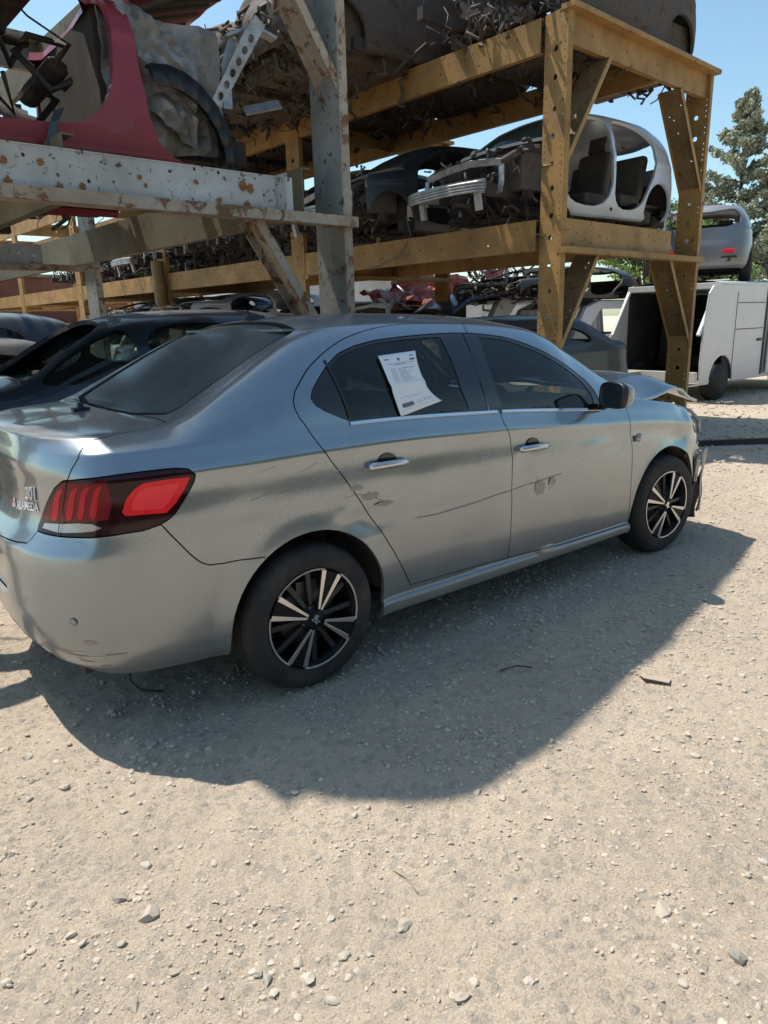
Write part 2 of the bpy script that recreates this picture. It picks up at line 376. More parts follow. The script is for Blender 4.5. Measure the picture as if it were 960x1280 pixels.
def vnoise(P,s,seed=0):
    return np.array([noise.noise(Vector((p[0]*s+seed,p[1]*s-seed*.7,p[2]*s+seed*1.3))) for p in P])
def build_shell(F,regions,step,fold,gap=.0025,skirt=.018,vscale=1.0,grid_v=None,dent=None,lip=None):
    """cut the half surface F(s,v) into named regions. regions: list of (name,poly). Returns dict name->(P,Nrm,tris)"""
    vs=[];es=[]
    rect=[(0,-1),(F.L,-1),(F.L,2),(0,2)]
    loops=[rect]+[r[1] for r in regions]; segs=[]
    for L in loops:
        Q=resample([(min(max(a,0),F.L),min(max(b,-1),2)) for a,b in L],step*.8); b=len(vs)
        vs+= [Vector((q[0],q[1])) for q in Q]; es+=[(b+i,b+(i+1)%len(Q)) for i in range(len(Q))]; segs.append(Q)
    B=np.vstack(segs)
    # jittered interior grid, away from boundaries
    gx=np.arange(step/2,F.L,step); gy=np.arange(-1+step/2,2,step) if grid_v is None else np.array(grid_v)
    G=np.array(np.meshgrid(gx,gy,indexing='ij')).reshape(2,-1).T
    cell={}
    for q in B: cell.setdefault((int(q[0]/step),int((q[1]+1)/step)),[]).append(q)
    keep=[]
    for g in G:
        cx,cy=int(g[0]/step),int((g[1]+1)/step); ok=True
        for i in (-1,0,1):
            for j in (-1,0,1):
                for q in cell.get((cx+i,cy+j),()):
                    if (q[0]-g[0])**2+(q[1]-g[1])**2<(step*.5)**2: ok=False;break
        if ok: keep.append(g)
    vs+=[Vector((g[0],g[1])) for g in keep]
    v,e,f,_,_,_=delaunay_2d_cdt(vs,es,[],0,1e-6)
    V2=np.array([(q.x,q.y) for q in v]); T=np.array([list(t)[:3] for t in f])
    c=V2[T].mean(1); own=np.full(len(T),-1)
    for k in range(len(regions)-1,-1,-1):
        own[inpoly(c[:,0],c[:,1],regions[k][1])]=k
    P=F(V2[:,0],V2[:,1]); Nn=F.normal(V2[:,0],V2[:,1])
    if dent is not None: P,Nn=dent(P,Nn,V2)
    out={}
    # orientation so normals point outwards (y<0 side => away from centreline)
    mid=np.array([1.2,0,.7]); sg=np.sign(np.median(((P-mid)*Nn).sum(1))); Nn=Nn*sg
    for k in range(-1,len(regions)):
        name='body' if k<0 else regions[k][0]
        t=T[own==k]
        if len(t): out.setdefault(name,[]).append(t)
    res={}
    for name,ts in out.items():
        t=np.vstack(ts)
        fn=np.cross(P[t[:,1]]-P[t[:,0]],P[t[:,2]]-P[t[:,0]]); fl=(fn*Nn[t[:,0]]).sum(1)<0
        ar=np.linalg.norm(fn,axis=1); t[fl]=t[fl][:,::-1]; t=t[ar>1e-9]
        res[name]=(P,Nn,t,V2)
    return res
def region_mesh(name,reg,mat,parent,mirror=None,gap=.0025,skirt=.018,push=0.0,rimmat=None,pushfn=None,Lmax=None):
    """mirror: None near side only, 'both' both in one mesh, 'far' far side only"""
    P0,N0,t,V2=reg
    ids=np.unique(t); mp=-np.ones(len(P0),int); mp[ids]=np.arange(len(ids))
    P=P0[ids].copy(); Nn=N0[ids]; t=mp[t]; uv=V2[ids]
    P=P+Nn*push
    ed={}
    for a,b,c in t:
        for x,y,z in ((a,b,c),(b,c,a),(c,a,b)): ed[(x,y)]=z
    bd=[(x,y,z) for (x,y),z in ed.items() if (y,x) not in ed]
    def central(i): return abs(P[i][1])<1e-5
    sh=np.zeros_like(P); cnt=np.zeros(len(P)); rim=[]
    for x,y,z in bd:
        if central(x) and central(y): continue
        rim.append((x,y)); d=P[y]-P[x]; l=np.linalg.norm(d)+1e-12; d/=l; q=P[z]-P[x]; q=q-d*(q@d); q/=np.linalg.norm(q)+1e-12
        sh[x]+=q; sh[y]+=q; cnt[x]+=1; cnt[y]+=1
    m=cnt>0; l=np.linalg.norm(sh,axis=1)+1e-9; P[m]+=(sh[m]/l[m][:,None])*gap
    P[np.abs(P0[ids][:,1])<1e-5,1]=0
    verts=[];faces=[];norms=[];mi=[]
    def emit(P,Nn,t,rim,flip):
        b=len(verts); verts.extend(P)
        for tri in t:
            tri=tri[::-1] if flip else tri
            faces.append([b+i for i in tri]); norms.extend(Nn[i] for i in tri); mi.append(0)
        if skirt:
            for x,y in rim:
                q=len(verts); a,c=P[x],P[y]; verts.extend([a,c,c-Nn[y]*skirt,a-Nn[x]*skirt])
                fc=[q+1,q,q+3,q+2] if not flip else [q,q+1,q+2,q+3]
                n=np.cross(verts[fc[1]]-verts[fc[0]],verts[fc[2]]-verts[fc[0]]); n=n/(np.linalg.norm(n)+1e-12)
                faces.append(fc); norms.extend([n]*4); mi.append(1 if rimmat else 0)
    Y=np.array([1,-1,1])
    if mirror in (None,'both'): emit(P,Nn,t,rim,False)
    if mirror in ('both','far'): emit(P*Y,Nn*Y,t,rim,True)
    return mk(name,verts,faces,mat,parent,normals=norms,mats=[mat]+([rimmat] if rimmat else []),midx=mi)
def pv(F,x,z):
    """surface parameters of the side point at (x,z)"""
    s=float(F.s_of_x(x)); lo,hi=-1.,1.15
    for _ in range(30):
        m=(lo+hi)/2
        if F([s],[m])[0][2]<z: lo=m
        else: hi=m
    return (s,(lo+hi)/2)
def side(F,pts): return [pv(F,*p) for p in pts]
RG={'rear_door': [(2.762,0.96),(2.646,0.999),(2.519,1.014),(2.381,0.945),(2.25,0.881),(2.116,0.782),(1.983,0.657),(1.888,0.557),(1.815,0.486),(1.752,0.423),(1.7,0.349),(1.659,0.286),(1.638,0.217),(1.633,0.152),(1.643,0.071),(1.671,-0.019),(1.698,-0.076),(1.737,-0.142),(1.785,-0.215),(1.843,-0.313),(1.912,-0.425),(1.98,-0.533),(2.054,-0.664),(2.155,-0.861),(2.46,-0.868),(2.81,-0.879),(2.808,-0.64),(2.806,-0.401),(2.812,-0.272),(2.803,-0.161),(2.768,-0.078),(2.756,0.01),(2.724,0.178),(2.716,0.364),(2.724,0.552),(2.762,0.96)],
 'front_door': [(2.762,0.96),(2.724,0.552),(2.716,0.364),(2.724,0.178),(2.756,0.01),(2.768,-0.078),(2.803,-0.161),(2.812,-0.272),(2.806,-0.401),(2.808,-0.64),(2.81,-0.879),(3.238,-0.903),(3.874,-0.905),(3.857,-0.549),(3.854,-0.304),(3.82,-0.121),(3.834,0.061),(3.816,0.392),(3.767,0.619),(3.676,0.733),(3.586,0.806),(3.493,0.824),(3.316,0.721),(3.215,0.819),(3.117,0.921),(3.01,1.03),(2.886,1.005)],
 'rwin': [(1.875,-0.002),(1.822,0.036),(1.764,0.087),(1.727,0.138),(1.716,0.196),(1.734,0.25),(1.782,0.323),(1.843,0.402),(1.923,0.491),(2.027,0.558),(2.154,0.613),(2.343,0.651),(2.521,0.679),(2.701,0.687),(2.688,0.437),(2.667,0.209),(2.682,-0.001),(2.409,-0.004),(2.127,-0.006)],
 'rglass': [(1.866,0.013),(1.858,0.114),(1.849,0.255),(1.846,0.367),(1.923,0.458),(2.022,0.521),(2.144,0.571),(2.331,0.603),(2.543,0.624),(2.538,0.37),(2.532,0.158),(2.56,0.011),(2.314,0.006),(2.086,0.005)],
 'fwin': [(2.707,0.687),(2.815,0.676),(2.978,0.637),(3.104,0.57),(3.209,0.507),(3.298,0.447),(3.386,0.397),(3.473,0.35),(3.537,0.283),(3.574,0.185),(3.592,0.058),(3.593,-0.003),(3.211,-0.004),(2.897,-0.004),(2.692,-0.002),(2.667,0.209),(2.688,0.437)],
 'fglass': [(2.8,0.621),(2.966,0.598),(3.089,0.525),(3.194,0.467),(3.282,0.407),(3.369,0.356),(3.453,0.304),(3.499,0.239),(3.534,0.146),(3.537,0.013),(3.214,0.007),(2.9,0.005),(2.789,0.004),(2.762,0.177),(2.771,0.363)],
 'tail': [(0.698,-0.106),(0.791,-0.095),(0.857,-0.091),(0.931,-0.086),(0.996,-0.085),(1.062,-0.086),(1.114,-0.088),(1.162,-0.098),(1.184,-0.125),(1.176,-0.156),(1.156,-0.191),(1.127,-0.233),(1.097,-0.274),(1.07,-0.296),(1.041,-0.311),(0.986,-0.325),(0.922,-0.328),(0.875,-0.332),(0.822,-0.335),(0.741,-0.338),(0.659,-0.342),(0.587,-0.342),(0.509,-0.34),(0.507,-0.311),(0.53,-0.258),(0.598,-0.182),(0.64,-0.14)],
 'tail_split': [(0.725,-0.105),(0.676,-0.226),(0.659,-0.342)],
 'tail_bright': [(0.972,-0.148),(1.004,-0.129),(1.071,-0.126),(1.162,-0.129),(1.14,-0.177),(1.105,-0.229),(1.067,-0.265),(0.993,-0.259),(0.932,-0.256),(0.923,-0.239),(0.942,-0.188)],
 'tail_white': [(0.552,-0.321),(0.562,-0.3),(0.675,-0.29),(0.761,-0.279),(0.818,-0.279),(0.851,-0.297),(0.822,-0.309),(0.741,-0.319),(0.656,-0.327)],
 'tail_bar0': [(0.603,-0.268),(0.623,-0.21),(0.65,-0.159),(0.692,-0.135),(0.699,-0.141),(0.669,-0.185),(0.653,-0.242),(0.639,-0.277),(0.62,-0.286)],
 'tail_bar1': [(0.695,-0.256),(0.714,-0.198),(0.736,-0.149),(0.773,-0.126),(0.776,-0.133),(0.752,-0.175),(0.739,-0.23),(0.726,-0.265),(0.708,-0.273)],
 'tail_bar2': [(0.756,-0.249),(0.773,-0.191),(0.792,-0.143),(0.822,-0.121),(0.825,-0.128),(0.805,-0.17),(0.794,-0.224),(0.783,-0.258),(0.766,-0.265)],
 'tail_bar3': [(0.812,-0.245),(0.825,-0.187),(0.84,-0.14),(0.863,-0.12),(0.867,-0.127),(0.85,-0.168),(0.842,-0.221),(0.833,-0.253),(0.82,-0.26)],
 'lid': [(0.807,0.243),(0.778,-0.013),(0.745,-0.059),(0.725,-0.101),(0.698,-0.106),(0.64,-0.14),(0.598,-0.182),(0.53,-0.258),(0.507,-0.311),(0.509,-0.34),(0.478,-0.391),(0.394,-0.401),(0.218,-0.412)],
 'bump_top': [(1.046,-0.312),(1.065,-0.347),(1.101,-0.406),(1.131,-0.456),(1.16,-0.495),(1.176,-0.51),(1.199,-0.523),(1.254,-0.528),(1.317,-0.521),(1.414,-0.516)]}
# ---------------------------------------------------------------- the silver sedan
FS=Surf(SEDAN)
car=empty('sedan',(0,0,0),0,'silver grey four-door sedan with crumpled bonnet and a paper sheet on its rear door window','car')
def circ_sv(x,z,r,n=40,a0=0,a1=2*PI):
    return [(x+r*math.cos(a0+(a1-a0)*k/n),z+r*math.sin(a0+(a1-a0)*k/n)) for k in range(n)]
def arch_poly(F,x,z,r):
    pts=[]
    for k in range(41):
        a=PI*1.25-(PI*1.5)*k/40; px,pz=x+r*math.cos(a),z+r*math.sin(a)
        if pz<F.p['zb'][1][-1]+.03: continue
        pts.append((px,pz))
    P=[pv(F,a,b) for a,b in pts]
    return [(P[0][0],-1.0)]+P+[(P[-1][0],-1.0)]
L=FS.L
RG['front_door']=RG['front_door'][:13]+[(3.855,-.549),(3.853,-.304),(3.83,-.121),(3.832,.061),(3.805,.34),(3.73,.53),(3.63,.64),(3.5,.73),(3.35,.80),(3.2,.87),(3.05,.925),(2.9,.955)]
RG['rear_door'][1:3]=[(2.646,.965),(2.519,.965)]
lid=RG['lid']; tail=RG['tail']
lidp=[(0,-.412)]+lid[::-1]+[(.86,.55),(.96,.82),(1.06,.98),(1.165,1.06),(1.165,1.3),(1.10,2),(0,2)]
bump_poly=[(0,-1),(0,-.412)]+lid[::-1][:4]+tail[22:13:-1]+RG['bump_top']+[(1.4142,-1.0)]
GP=.03
regs=[('hole',arch_poly(FS,0,.33,.362)),('hole',arch_poly(FS,2.63,.32,.372)),
 ('hole',[(4.60,-1),(4.62,-.62),(4.60,-.42),(4.66,-.30),(4.72,-.2),(4.74,-.1),(4.70,0.0),(4.64,.12),(4.55,.22),(4.42,.26),(4.2,.28),(3.95,.30),(3.93,.6),(3.97,1.0),(3.985,2),(L,2),(L,-1)]),
 ('rear_glass',[(1.145,2),(1.16,1.6),(1.222,1.27),(1.27,1.235),(1.42,1.20),(1.6,1.17),(1.765,1.16),(1.81,1.22),(1.84,1.45),(1.85,2)]),
 ('rear_seal',[(1.115,2),(1.135,1.55),(1.205,1.235),(1.25,1.205),(1.42,1.165),(1.6,1.135),(1.785,1.12),(1.835,1.18),(1.868,1.45),(1.875,2)]),
 ('windshield',[(3.29,2),(3.31,1.35),(3.37,1.13),(3.45,1.08),(3.7,1.08),(3.88,1.13),(3.94,1.35),(3.965,2)]),
 ('windshield_seal',[(3.27,2),(3.285,1.33),(3.35,1.08),(3.45,1.03),(3.7,1.03),(3.90,1.08),(3.965,1.33),(3.985,2)]),
 ('tail',tail),('rglass',RG['rglass']),('fglass',RG['fglass']),('rwin',RG['rwin']),('fwin',RG['fwin']),
 ('rear_door',RG['rear_door']),('front_door',RG['front_door']),
 ('plate_recess',[(0,-.70),(.19,-.70),(.235,-.68),(.27,-.60),(.30,-.51),(.285,-.485),(.24,-.475),(0,-.47)]),
 ("bumper",bump_poly),('lid',lidp),
 ('fender',[(3.874,-.905),(3.855,-.549),(3.853,-.304),(3.83,-.121),(3.832,.061),(3.81,.30),(3.95,.33),(4.8,.33),(4.8,-.94),(3.9,-.94)])]
DENTS=[(.25,.70,.10,.05,-.010),(.36,.66,.07,.09,-.008),(.33,.60,.12,.03,.005),(.17,.73,.06,.03,.006),(.72,.66,.25,.035,-.004),(1.05,.66,.25,.03,-.003),(1.5,.70,.12,.07,-.005),(1.28,.78,.06,.05,-.004),(.6,.78,.15,.06,.003),(2.1,.76,.14,.03,-.005),(1.9,.80,.12,.03,.004),(.95,.45,.2,.08,-.003),(2.0,.42,.2,.05,-.003),(-.25,.82,.12,.05,-.003),(2.75,.72,.12,.05,-.012),(2.9,.66,.08,.06,.010)]
def dfun(P):
    d=vnoise(P,2.3,4)*.0022+vnoise(P,6.5,9)*.0005
    side_=np.clip(-P[:,1]-.6,0,.15)/.15*np.clip((1.02-P[:,2])/.1,0,1)
    low=np.clip((P[:,2]-.25)/.1,0,1); d=d*side_*low
    for x,z,rx,rz,a in DENTS: d=d+a*np.exp(-((P[:,0]-x)/rx)**2-((P[:,2]-z)/rz)**2)*side_
    # crumple towards the front of the fender
    fr=np.clip((P[:,0]-2.55)/.45,0,1)**1.5; d=d+fr*vnoise(P,7,21)*.022*np.clip((P[:,2]-.5)/.2,0,1)
    return d
def dent(P,Nn,V2):
    a=np.cross(Nn,[0,0,1.]); l=np.linalg.norm(a,axis=1); a[l<.1]=[1,0,0]; a/=np.linalg.norm(a,axis=1)[:,None]; b=np.cross(Nn,a)
    e=.004; d0=dfun(P); ga=(dfun(P+a*e)-d0)/e; gb=(dfun(P+b*e)-d0)/e
    # outward = away from the centre
    s=np.sign(((P-np.array([1.2,0,.7]))*Nn).sum(1)); s[s==0]=1
    No=Nn*s[:,None]; a2,b2=a,b
    Nd=No-a2*ga[:,None]-b2*gb[:,None]; Nd/=np.linalg.norm(Nd,axis=1)[:,None]
    return P+No*d0[:,None], Nd*s[:,None]
gv=sorted(set(list(np.arange(-.985,-.86,.02))+list(np.arange(-.85,.0,.026))+[-.135,-.122,-.10,-.15]+list(np.arange(.02,2,.03))))
S=build_shell(FS,regs,.03,None,grid_v=gv,dent=dent)
def rm(n,key,mat,par,**k): return region_mesh(n,S[key],mat,par,**k)
rm('body_shell','body',M_paint,car,mirror='both',rimmat=M_paint)
rm('rear_window_seal','rear_seal',M_matte,car,mirror='both',push=-.004,skirt=.01,gap=0)
rm('rear_window','rear_glass',M_rglass,car,mirror='both',push=-.007,skirt=0,gap=0)
rm('windshield_seal','windshield_seal',M_matte,car,mirror='both',push=-.004,skirt=.01,gap=0)
rm('windshield','windshield',M_fglass,car,mirror='both',push=-.007,skirt=0,gap=0)
bumper=rm('rear_bumper','bumper',M_paint,car,mirror='both',rimmat=M_paint)
rm('plate_recess','plate_recess',M_paint,bumper,mirror='both',push=-.022,gap=.001,skirt=0)
lido=rm('trunk_lid','lid',M_paint,car,mirror='both')
rdoor={};fdoor={}
for far in (False,True):
    k=dict(mirror='far' if far else None)
    d=rm('rear_door','rear_door',M_paint,car,**k); rdoor[far]=d
    rm('window_frame','rwin',M_gloss,d,push=-.003,gap=.001,skirt=.012,**k)
    rm('window_glass','rglass',M_glass,d,push=-.006,gap=0,skirt=0,**k)
    d=rm('front_door','front_door',M_paint,car,**k); fdoor[far]=d
    rm('window_frame','fwin',M_gloss,d,push=-.003,gap=.001,skirt=.012,**k)
    rm('window_glass','fglass',M_fglass,d,push=-.006,gap=0,skirt=0,**k)
    rm('front_fender','fender',M_paint,car,**k)
def sp(s,v,off=0):
    P=FS([s],[v])[0]; n=FS.normal(np.array([s]),np.array([v]))[0]
    if (P-np.array([1.2,0,.7]))@n<0: n=-n
    return P+n*off, n
def flip(P,far): return (P[0],-P[1],P[2]) if far else tuple(P)
def surfstrip(name,svs,wd,off,mat,par,far=False,th=.004):
    """band lying along the surface"""
    vs=[];fs=[]
    Pn=[sp(s,v,off) for s,v in svs]
    for i,(P,n) in enumerate(Pn):
        d=Pn[min(i+1,len(Pn)-1)][0]-Pn[max(i-1,0)][0]; d/=np.linalg.norm(d)+1e-9; u=np.cross(n,d)
        for a,b in ((.5,0),(.35,th),(-.35,th),(-.5,0)): vs.append(flip(P+u*wd*a+n*b,far))
    for i in range(len(Pn)-1):
        for k in range(3):
            q=[i*4+k,i*4+k+1,i*4+k+5,i*4+k+4]; fs.append(q[::-1] if far else q)
    n=len(Pn)-1; fs.append([0,1,2,3]); fs.append([n*4+3,n*4+2,n*4+1,n*4])
    return mk(name,vs,fs,mat,par,smooth=False)
def dens(p,q,n): return [(p[0]+(q[0]-p[0])*i/n,p[1]+(q[1]-p[1])*i/n) for i in range(n+1)]
for far in (False,True):
    surfstrip('chrome_strip',dens((1.868,-.012),(2.735,-.012),24),.017,.003,M_chrome,rdoor[far],far,.006)
    surfstrip('chrome_strip',dens((2.768,-.012),(3.60,-.012),24),.017,.003,M_chrome,fdoor[far],far,.006)
    surfstrip('pillar_trim',dens((1.84,.45),(1.875,.02),8),.012,.001,M_black,rdoor[far],far,.003)
# scratches and scrapes on the doors
rng=random.Random(5)
M_scr=plain('scraped_paint',(.20,.195,.19),.6,.2); M_scr2=plain('pale_scratch',(.42,.42,.41),.5)
def scratch(svs,wd,mat,par): surfstrip('scratch',svs,wd,.0006,mat,par,False,.0002)
scratch([(2.18,-.505),(2.3,-.51),(2.45,-.498),(2.58,-.487),(2.7,-.47),(2.805,-.462)],.0024,M_scr,rdoor[False])
scratch([(2.815,-.46),(2.9,-.445),(3.0,-.436),(3.1,-.425),(3.2,-.41)],.0024,M_scr,fdoor[False])
scratch([(1.80,-.335),(1.86,-.33),(1.93,-.35),(1.99,-.385)],.0028,M_scr,rdoor[False])
for i in range(9):
    s0=1.28+rng.random()*.5; v0=-.30+rng.random()*.15
    scratch(dens((s0,v0),(s0+.03+rng.random()*.08,v0+rng.uniform(-.02,.03)),4),.0022,M_scr2,car)
for i in range(7):
    s0=2.95+rng.random()*.2; v0=-.50+rng.random()*.07
    scratch(dens((s0,v0),(s0+rng.random()*.02,v0+rng.uniform(.01,.04)),4),.002,M_scr,fdoor[False])
# dull scuffed patches: irregular rubbed areas of paint
M_smudge=plain('rubbed_dull_paint',(.27,.265,.26),.42,.65)
def smudge(cs,cv,rs,rv,par,mat,seed):
    r_=random.Random(seed); n=26; k=[r_.uniform(.75,1.1) for _ in range(n)]; Q=[(cs+rs*k[i]*math.cos(2*PI*i/n),cv+rv*k[i]*math.sin(2*PI*i/n)) for i in range(n)]
    P=[sp(s,v,.0007)[0] for s,v in Q]; c=sp(cs,cv,.0009)[0]
    mk('scuff_patch',[c]+P,[(0,i+1,(i+1)%n+1) for i in range(n)],mat,par)
for cs,cv,rs,rv,par,sd in ((3.02,-.475,.045,.05,fdoor[False],1),(3.12,-.45,.03,.025,fdoor[False],2),(1.93,-.35,.05,.02,rdoor[False],3),(1.86,-.30,.04,.015,car,4),(2.0,-.40,.05,.012,rdoor[False],6),(.62,-.86,.05,.012,bumper,7),(.75,-.80,.03,.015,bumper,8),(.50,-.88,.06,.012,bumper,9)): smudge(cs,cv,rs,rv,par,M_smudge,sd)
# -------- tail light
for far in (False,True):
    k=dict(mirror='far' if far else None)
    tl=rm('tail_light','tail',M_darklens,car,push=.004,skirt=.02,gap=.003,**k)
    def lens(name,poly,mat,push,th=.006):
        Q=resample(poly,.015); mp=Q.mean(0); vs=[];fs=[]
        v2=[Vector(q) for q in Q]; es=[(i,(i+1)%len(Q)) for i in range(len(Q))]
        gx=np.arange(min(Q[:,0]),max(Q[:,0]),.018); gy=np.arange(min(Q[:,1]),max(Q[:,1]),.018)
        for x in gx:
            for y in gy:
                if inpoly([x],[y],Q)[0] and min((Q[:,0]-x)**2+(Q[:,1]-y)**2)>.008**2: v2.append(Vector((x,y)))
        v,e,f,_,_,_=delaunay_2d_cdt(v2,es,[],0,1e-6); V=np.array([(q.x,q.y) for q in v])
        P=FS(V[:,0],V[:,1]); n=FS.normal(V[:,0],V[:,1]); sg=np.sign(((P-[1.2,0,.7])*n).sum(1)); n=n*sg[:,None]; P=P+n*push
        if far: P=P*[1,-1,1]; n=n*[1,-1,1]
        fc=[];nn=[]
        for t in f:
            c=V[list(t)].mean(0)
            if not inpoly([c[0]],[c[1]],Q)[0]: continue
            t=list(t); w_=np.cross(P[t[1]]-P[t[0]],P[t[2]]-P[t[0]])
            if w_@n[t[0]]<0: t=t[::-1]
            fc.append(t); nn+= [n[i] for i in t]
        return mk(name,P,fc,mat,tl,normals=nn)
    lens('brake_lens',RG['tail_bright'],M_brightlens,.0065)
    b=RG['tail_bright']; c=np.mean(b,axis=0)
    lens('brake_lens_inner',[tuple(c+(np.array(q)-c)*.72) for q in b],plain('inner_red_lens',(.95,.05,.06),.25,0,0,spec=.3),.0082)
    lens('reversing_lens',RG['tail_white'],M_clearlens,.0065)
    for i in range(4): lens('light_bar',RG['tail_bar%d'%i],M_redlens,.0065)
    big=[(.56,-.315),(.70,-.10),(.86,-.095),(.90,-.12),(.88,-.27),(.86,-.30)]
    mid=[(.545,-.285),(.605,-.20),(.70,-.112),(.885,-.108),(.895,-.20),(.875,-.265)]
    lens('red_panel',mid,plain('deep_red_lens',(.16,.004,.010),.2,0,0,spec=.3),.0052)
    surfstrip('lens_seam',RG['tail_split'],.004,.0085,M_black,tl,far,.001)
# -------- door handles
for far in (False,True):
    for (s,v,dr) in ((2.03,-.212,rdoor),(2.965,-.222,fdoor)):
        P,n=sp(s,v); P=np.array(P); sgn=-1 if not far else 1
        bm=bmesh.new()
        # flat dark disc painted for the shaded hollow behind the handle
        for r_,d_,mi in ((1,.0015,0),(.8,.002,0)):
            ring=[bm.verts.new((.052*r_*math.cos(a),sgn*d_,.040*r_*math.sin(a))) for a in np.linspace(0,2*PI,25)[:-1]]
            bm.faces.new(ring if far else ring)
        cup=bobj('handle_cup',bm,M_gloss,dr[far]); cup.location=flip(P+[0,0,.006],far)
        bm=bmesh.new(); pts=[(-.105,0,-.006),(-.10,.022,-.004),(-.06,.034,0),(0,.038,.003),(.06,.034,.003),(.10,.022,.002),(.105,0,.001)]
        rs=[]
        for i,(x,y,z) in enumerate(pts):
            hh=.010 if i in (0,6) else .0165; rs.append([bm.verts.new((x,sgn*(y+.009*math.cos(a)),z+hh*math.sin(a))) for a in np.linspace(0,2*PI,11)[:-1]])
        for a,b in zip(rs,rs[1:]):
            for k in range(10): bm.faces.new((a[k],a[(k+1)%10],b[(k+1)%10],b[k]))
        bm.faces.new(rs[0]);bm.faces.new(rs[-1]); bmesh.ops.recalc_face_normals(bm,faces=bm.faces)
        h=bobj('door_handle',bm,plain('satin_chrome',(.5,.52,.55),.22,.9),dr[far],smooth=True); h.location=flip(P,far); h.rotation_euler=(0,R(3),0)
# -------- side repeater, bumper sensor
P,n=sp(3.93,-.232,.001)
bm=bmesh.new(); lathe(bm,[(0,-.012),(.020,-.010),(.030,-.004),(.033,0)],20); bobj('side_repeater',bm,M_clearlens,car,smooth=True).location=P; C.objects[-1].scale=(1.2,1,.75)
bm=bmesh.new(); box(bm,(0,0,0),(.03,.008,.035)); bobj('repeater_base',bm,M_black,car,bevel=.003).location=P+np.array([-.05,0,0])
P,n=sp(.706,-.70,.001); bm=bmesh.new(); lathe(bm,[(0,-.002),(.011,-.002),(.0115,0)],20); lathe(bm,[(.0125,0),(.0135,-.001),(.0145,0)],20,mi=1)
q=bobj('parking_sensor',bm,[M_paint,M_black],car,smooth=True); q.location=P; q.rotation_euler=(Vector(n).to_track_quat('-Y','Z')).to_euler()
# -------- mirror
def mirror(far):
    sg=1 if far else -1
    bm=bmesh.new(); pr=[(1,.0),(1.02,.03),(.95,.075),(.72,.115),(.35,.135),(0,.14)]; rs=[]
    def prof(a): # rounded rectangle radius
        c,s=math.cos(a),math.sin(a); p=4; r=(abs(c/.115)**p+abs(s/.082)**p)**(-1/p); return r*c,r*s
    for k,x in pr[:-1]: rs.append([bm.verts.new((x,prof(a)[0]*k,prof(a)[1]*k+.01*(1-k))) for a in np.linspace(0,2*PI,29)[:-1]])
    for a,b in zip(rs,rs[1:]):
        for k in range(28): bm.faces.new((a[k],a[(k+1)%28],b[(k+1)%28],b[k]))
    bm.faces.new(rs[-1]); bmesh.ops.recalc_face_normals(bm,faces=bm.faces)
    m=bobj('door_mirror',bm,M_paint,fdoor[far],smooth=True); m.scale=(.8,.8,.82); m.location=(1.89,sg*.94,1.072); m.rotation_euler=(0,R(4),-sg*R(-14))
    bm=bmesh.new(); rs=[]
    for k,x in ((1.02,.03),(1.035,.0),(1.0,-.012),(.88,-.012),(.86,.004)): rs.append([bm.verts.new((x,prof(a)[0]*k,prof(a)[1]*k)) for a in np.linspace(0,2*PI,29)[:-1]])
    for a,b in zip(rs,rs[1:]):
        for k in range(28): bm.faces.new((a[k],a[(k+1)%28],b[(k+1)%28],b[k]))
    tube(bm,[(.05,-sg*.08,-.05),(.06,-sg*.15,-.085)],.03,10)
    bmesh.ops.recalc_face_normals(bm,faces=bm.faces); bobj('mirror_housing',bm,M_black,m,smooth=True)
    bm=bmesh.new(); bm.faces.new([bm.verts.new((.0,prof(a)[0]*.87,prof(a)[1]*.87)) for a in np.linspace(0,2*PI,29)[:-1]]); bobj('mirror_glass',bm,M_mirror,m)
mirror(False); mirror(True)
# -------- wheels
def rim_spokes():
    """four wide bright petals on a dark wheel"""
    dark=bmesh.new(); br=bmesh.new(); dark2=bmesh.new()
    def ring_pt(r,a,y): return (r*math.cos(a),y,r*math.sin(a))
    def bar(bm,r0,a0,r1,a1,w0,w1,y0,y1,th):
        p0=Vector(ring_pt(r0,a0,y0)); p1=Vector(ring_pt(r1,a1,y1)); d=(p1-p0).normalized(); u=d.cross(Vector((0,1,0))).normalized()
        vs=[bm.verts.new(p) for p in (p0+u*w0/2,p0-u*w0/2,p1-u*w1/2,p1+u*w1/2)]+[bm.verts.new(p+Vector((0,th,0))) for p in (p0+u*w0/2,p0-u*w0/2,p1-u*w1/2,p1+u*w1/2)]
        for f in ((0,1,2,3),(7,6,5,4),(0,4,5,1),(1,5,6,2),(2,6,7,3),(3,7,4,0)): bm.faces.new([vs[i] for i in f])
    for k in range(4):
        a=R(90)*k+R(62)                 # direction of a narrow dark V
        g=R(11.5)
        for sgn in (-1,1):
            bar(br,.045,a+sgn*R(7),.207,a+sgn*g,.010,.023,-.018,-.006,.012)
        # dark wedge between the two legs
        vs=[dark.verts.new(ring_pt(.03,a,-.012))]+[dark.verts.new(ring_pt(.206,a+g*t,-.001)) for t in (-1,-.5,0,.5,1)]
        dark.faces.new(vs[::-1])
        for t in (-.42,.42):   # inner dark spokes of the petal
            bar(dark2,.04,a+R(45)+t*R(30),.205,a+R(45)+t*R(37),.020,.026,.012,.022,.02)
        # arc on the rim
        n=14; a0=a+g; a1=a+R(90)-g; A=[]
        for i in range(n+1):
            q=a0+(a1-a0)*i/n; A.append([br.verts.new(ring_pt(.2075,q,-.008)),br.verts.new(ring_pt(.2155,q,-.009)),br.verts.new(ring_pt(.2155,q,.004)),br.verts.new(ring_pt(.2075,q,.004))])
        for x,y in zip(A,A[1:]):
            for j in range(4): br.faces.new((x[j],x[(j+1)%4],y[(j+1)%4],y[j]))
    for b in (dark,br,dark2): bmesh.ops.recalc_face_normals(b,faces=b.faces)
    return dark,br,dark2
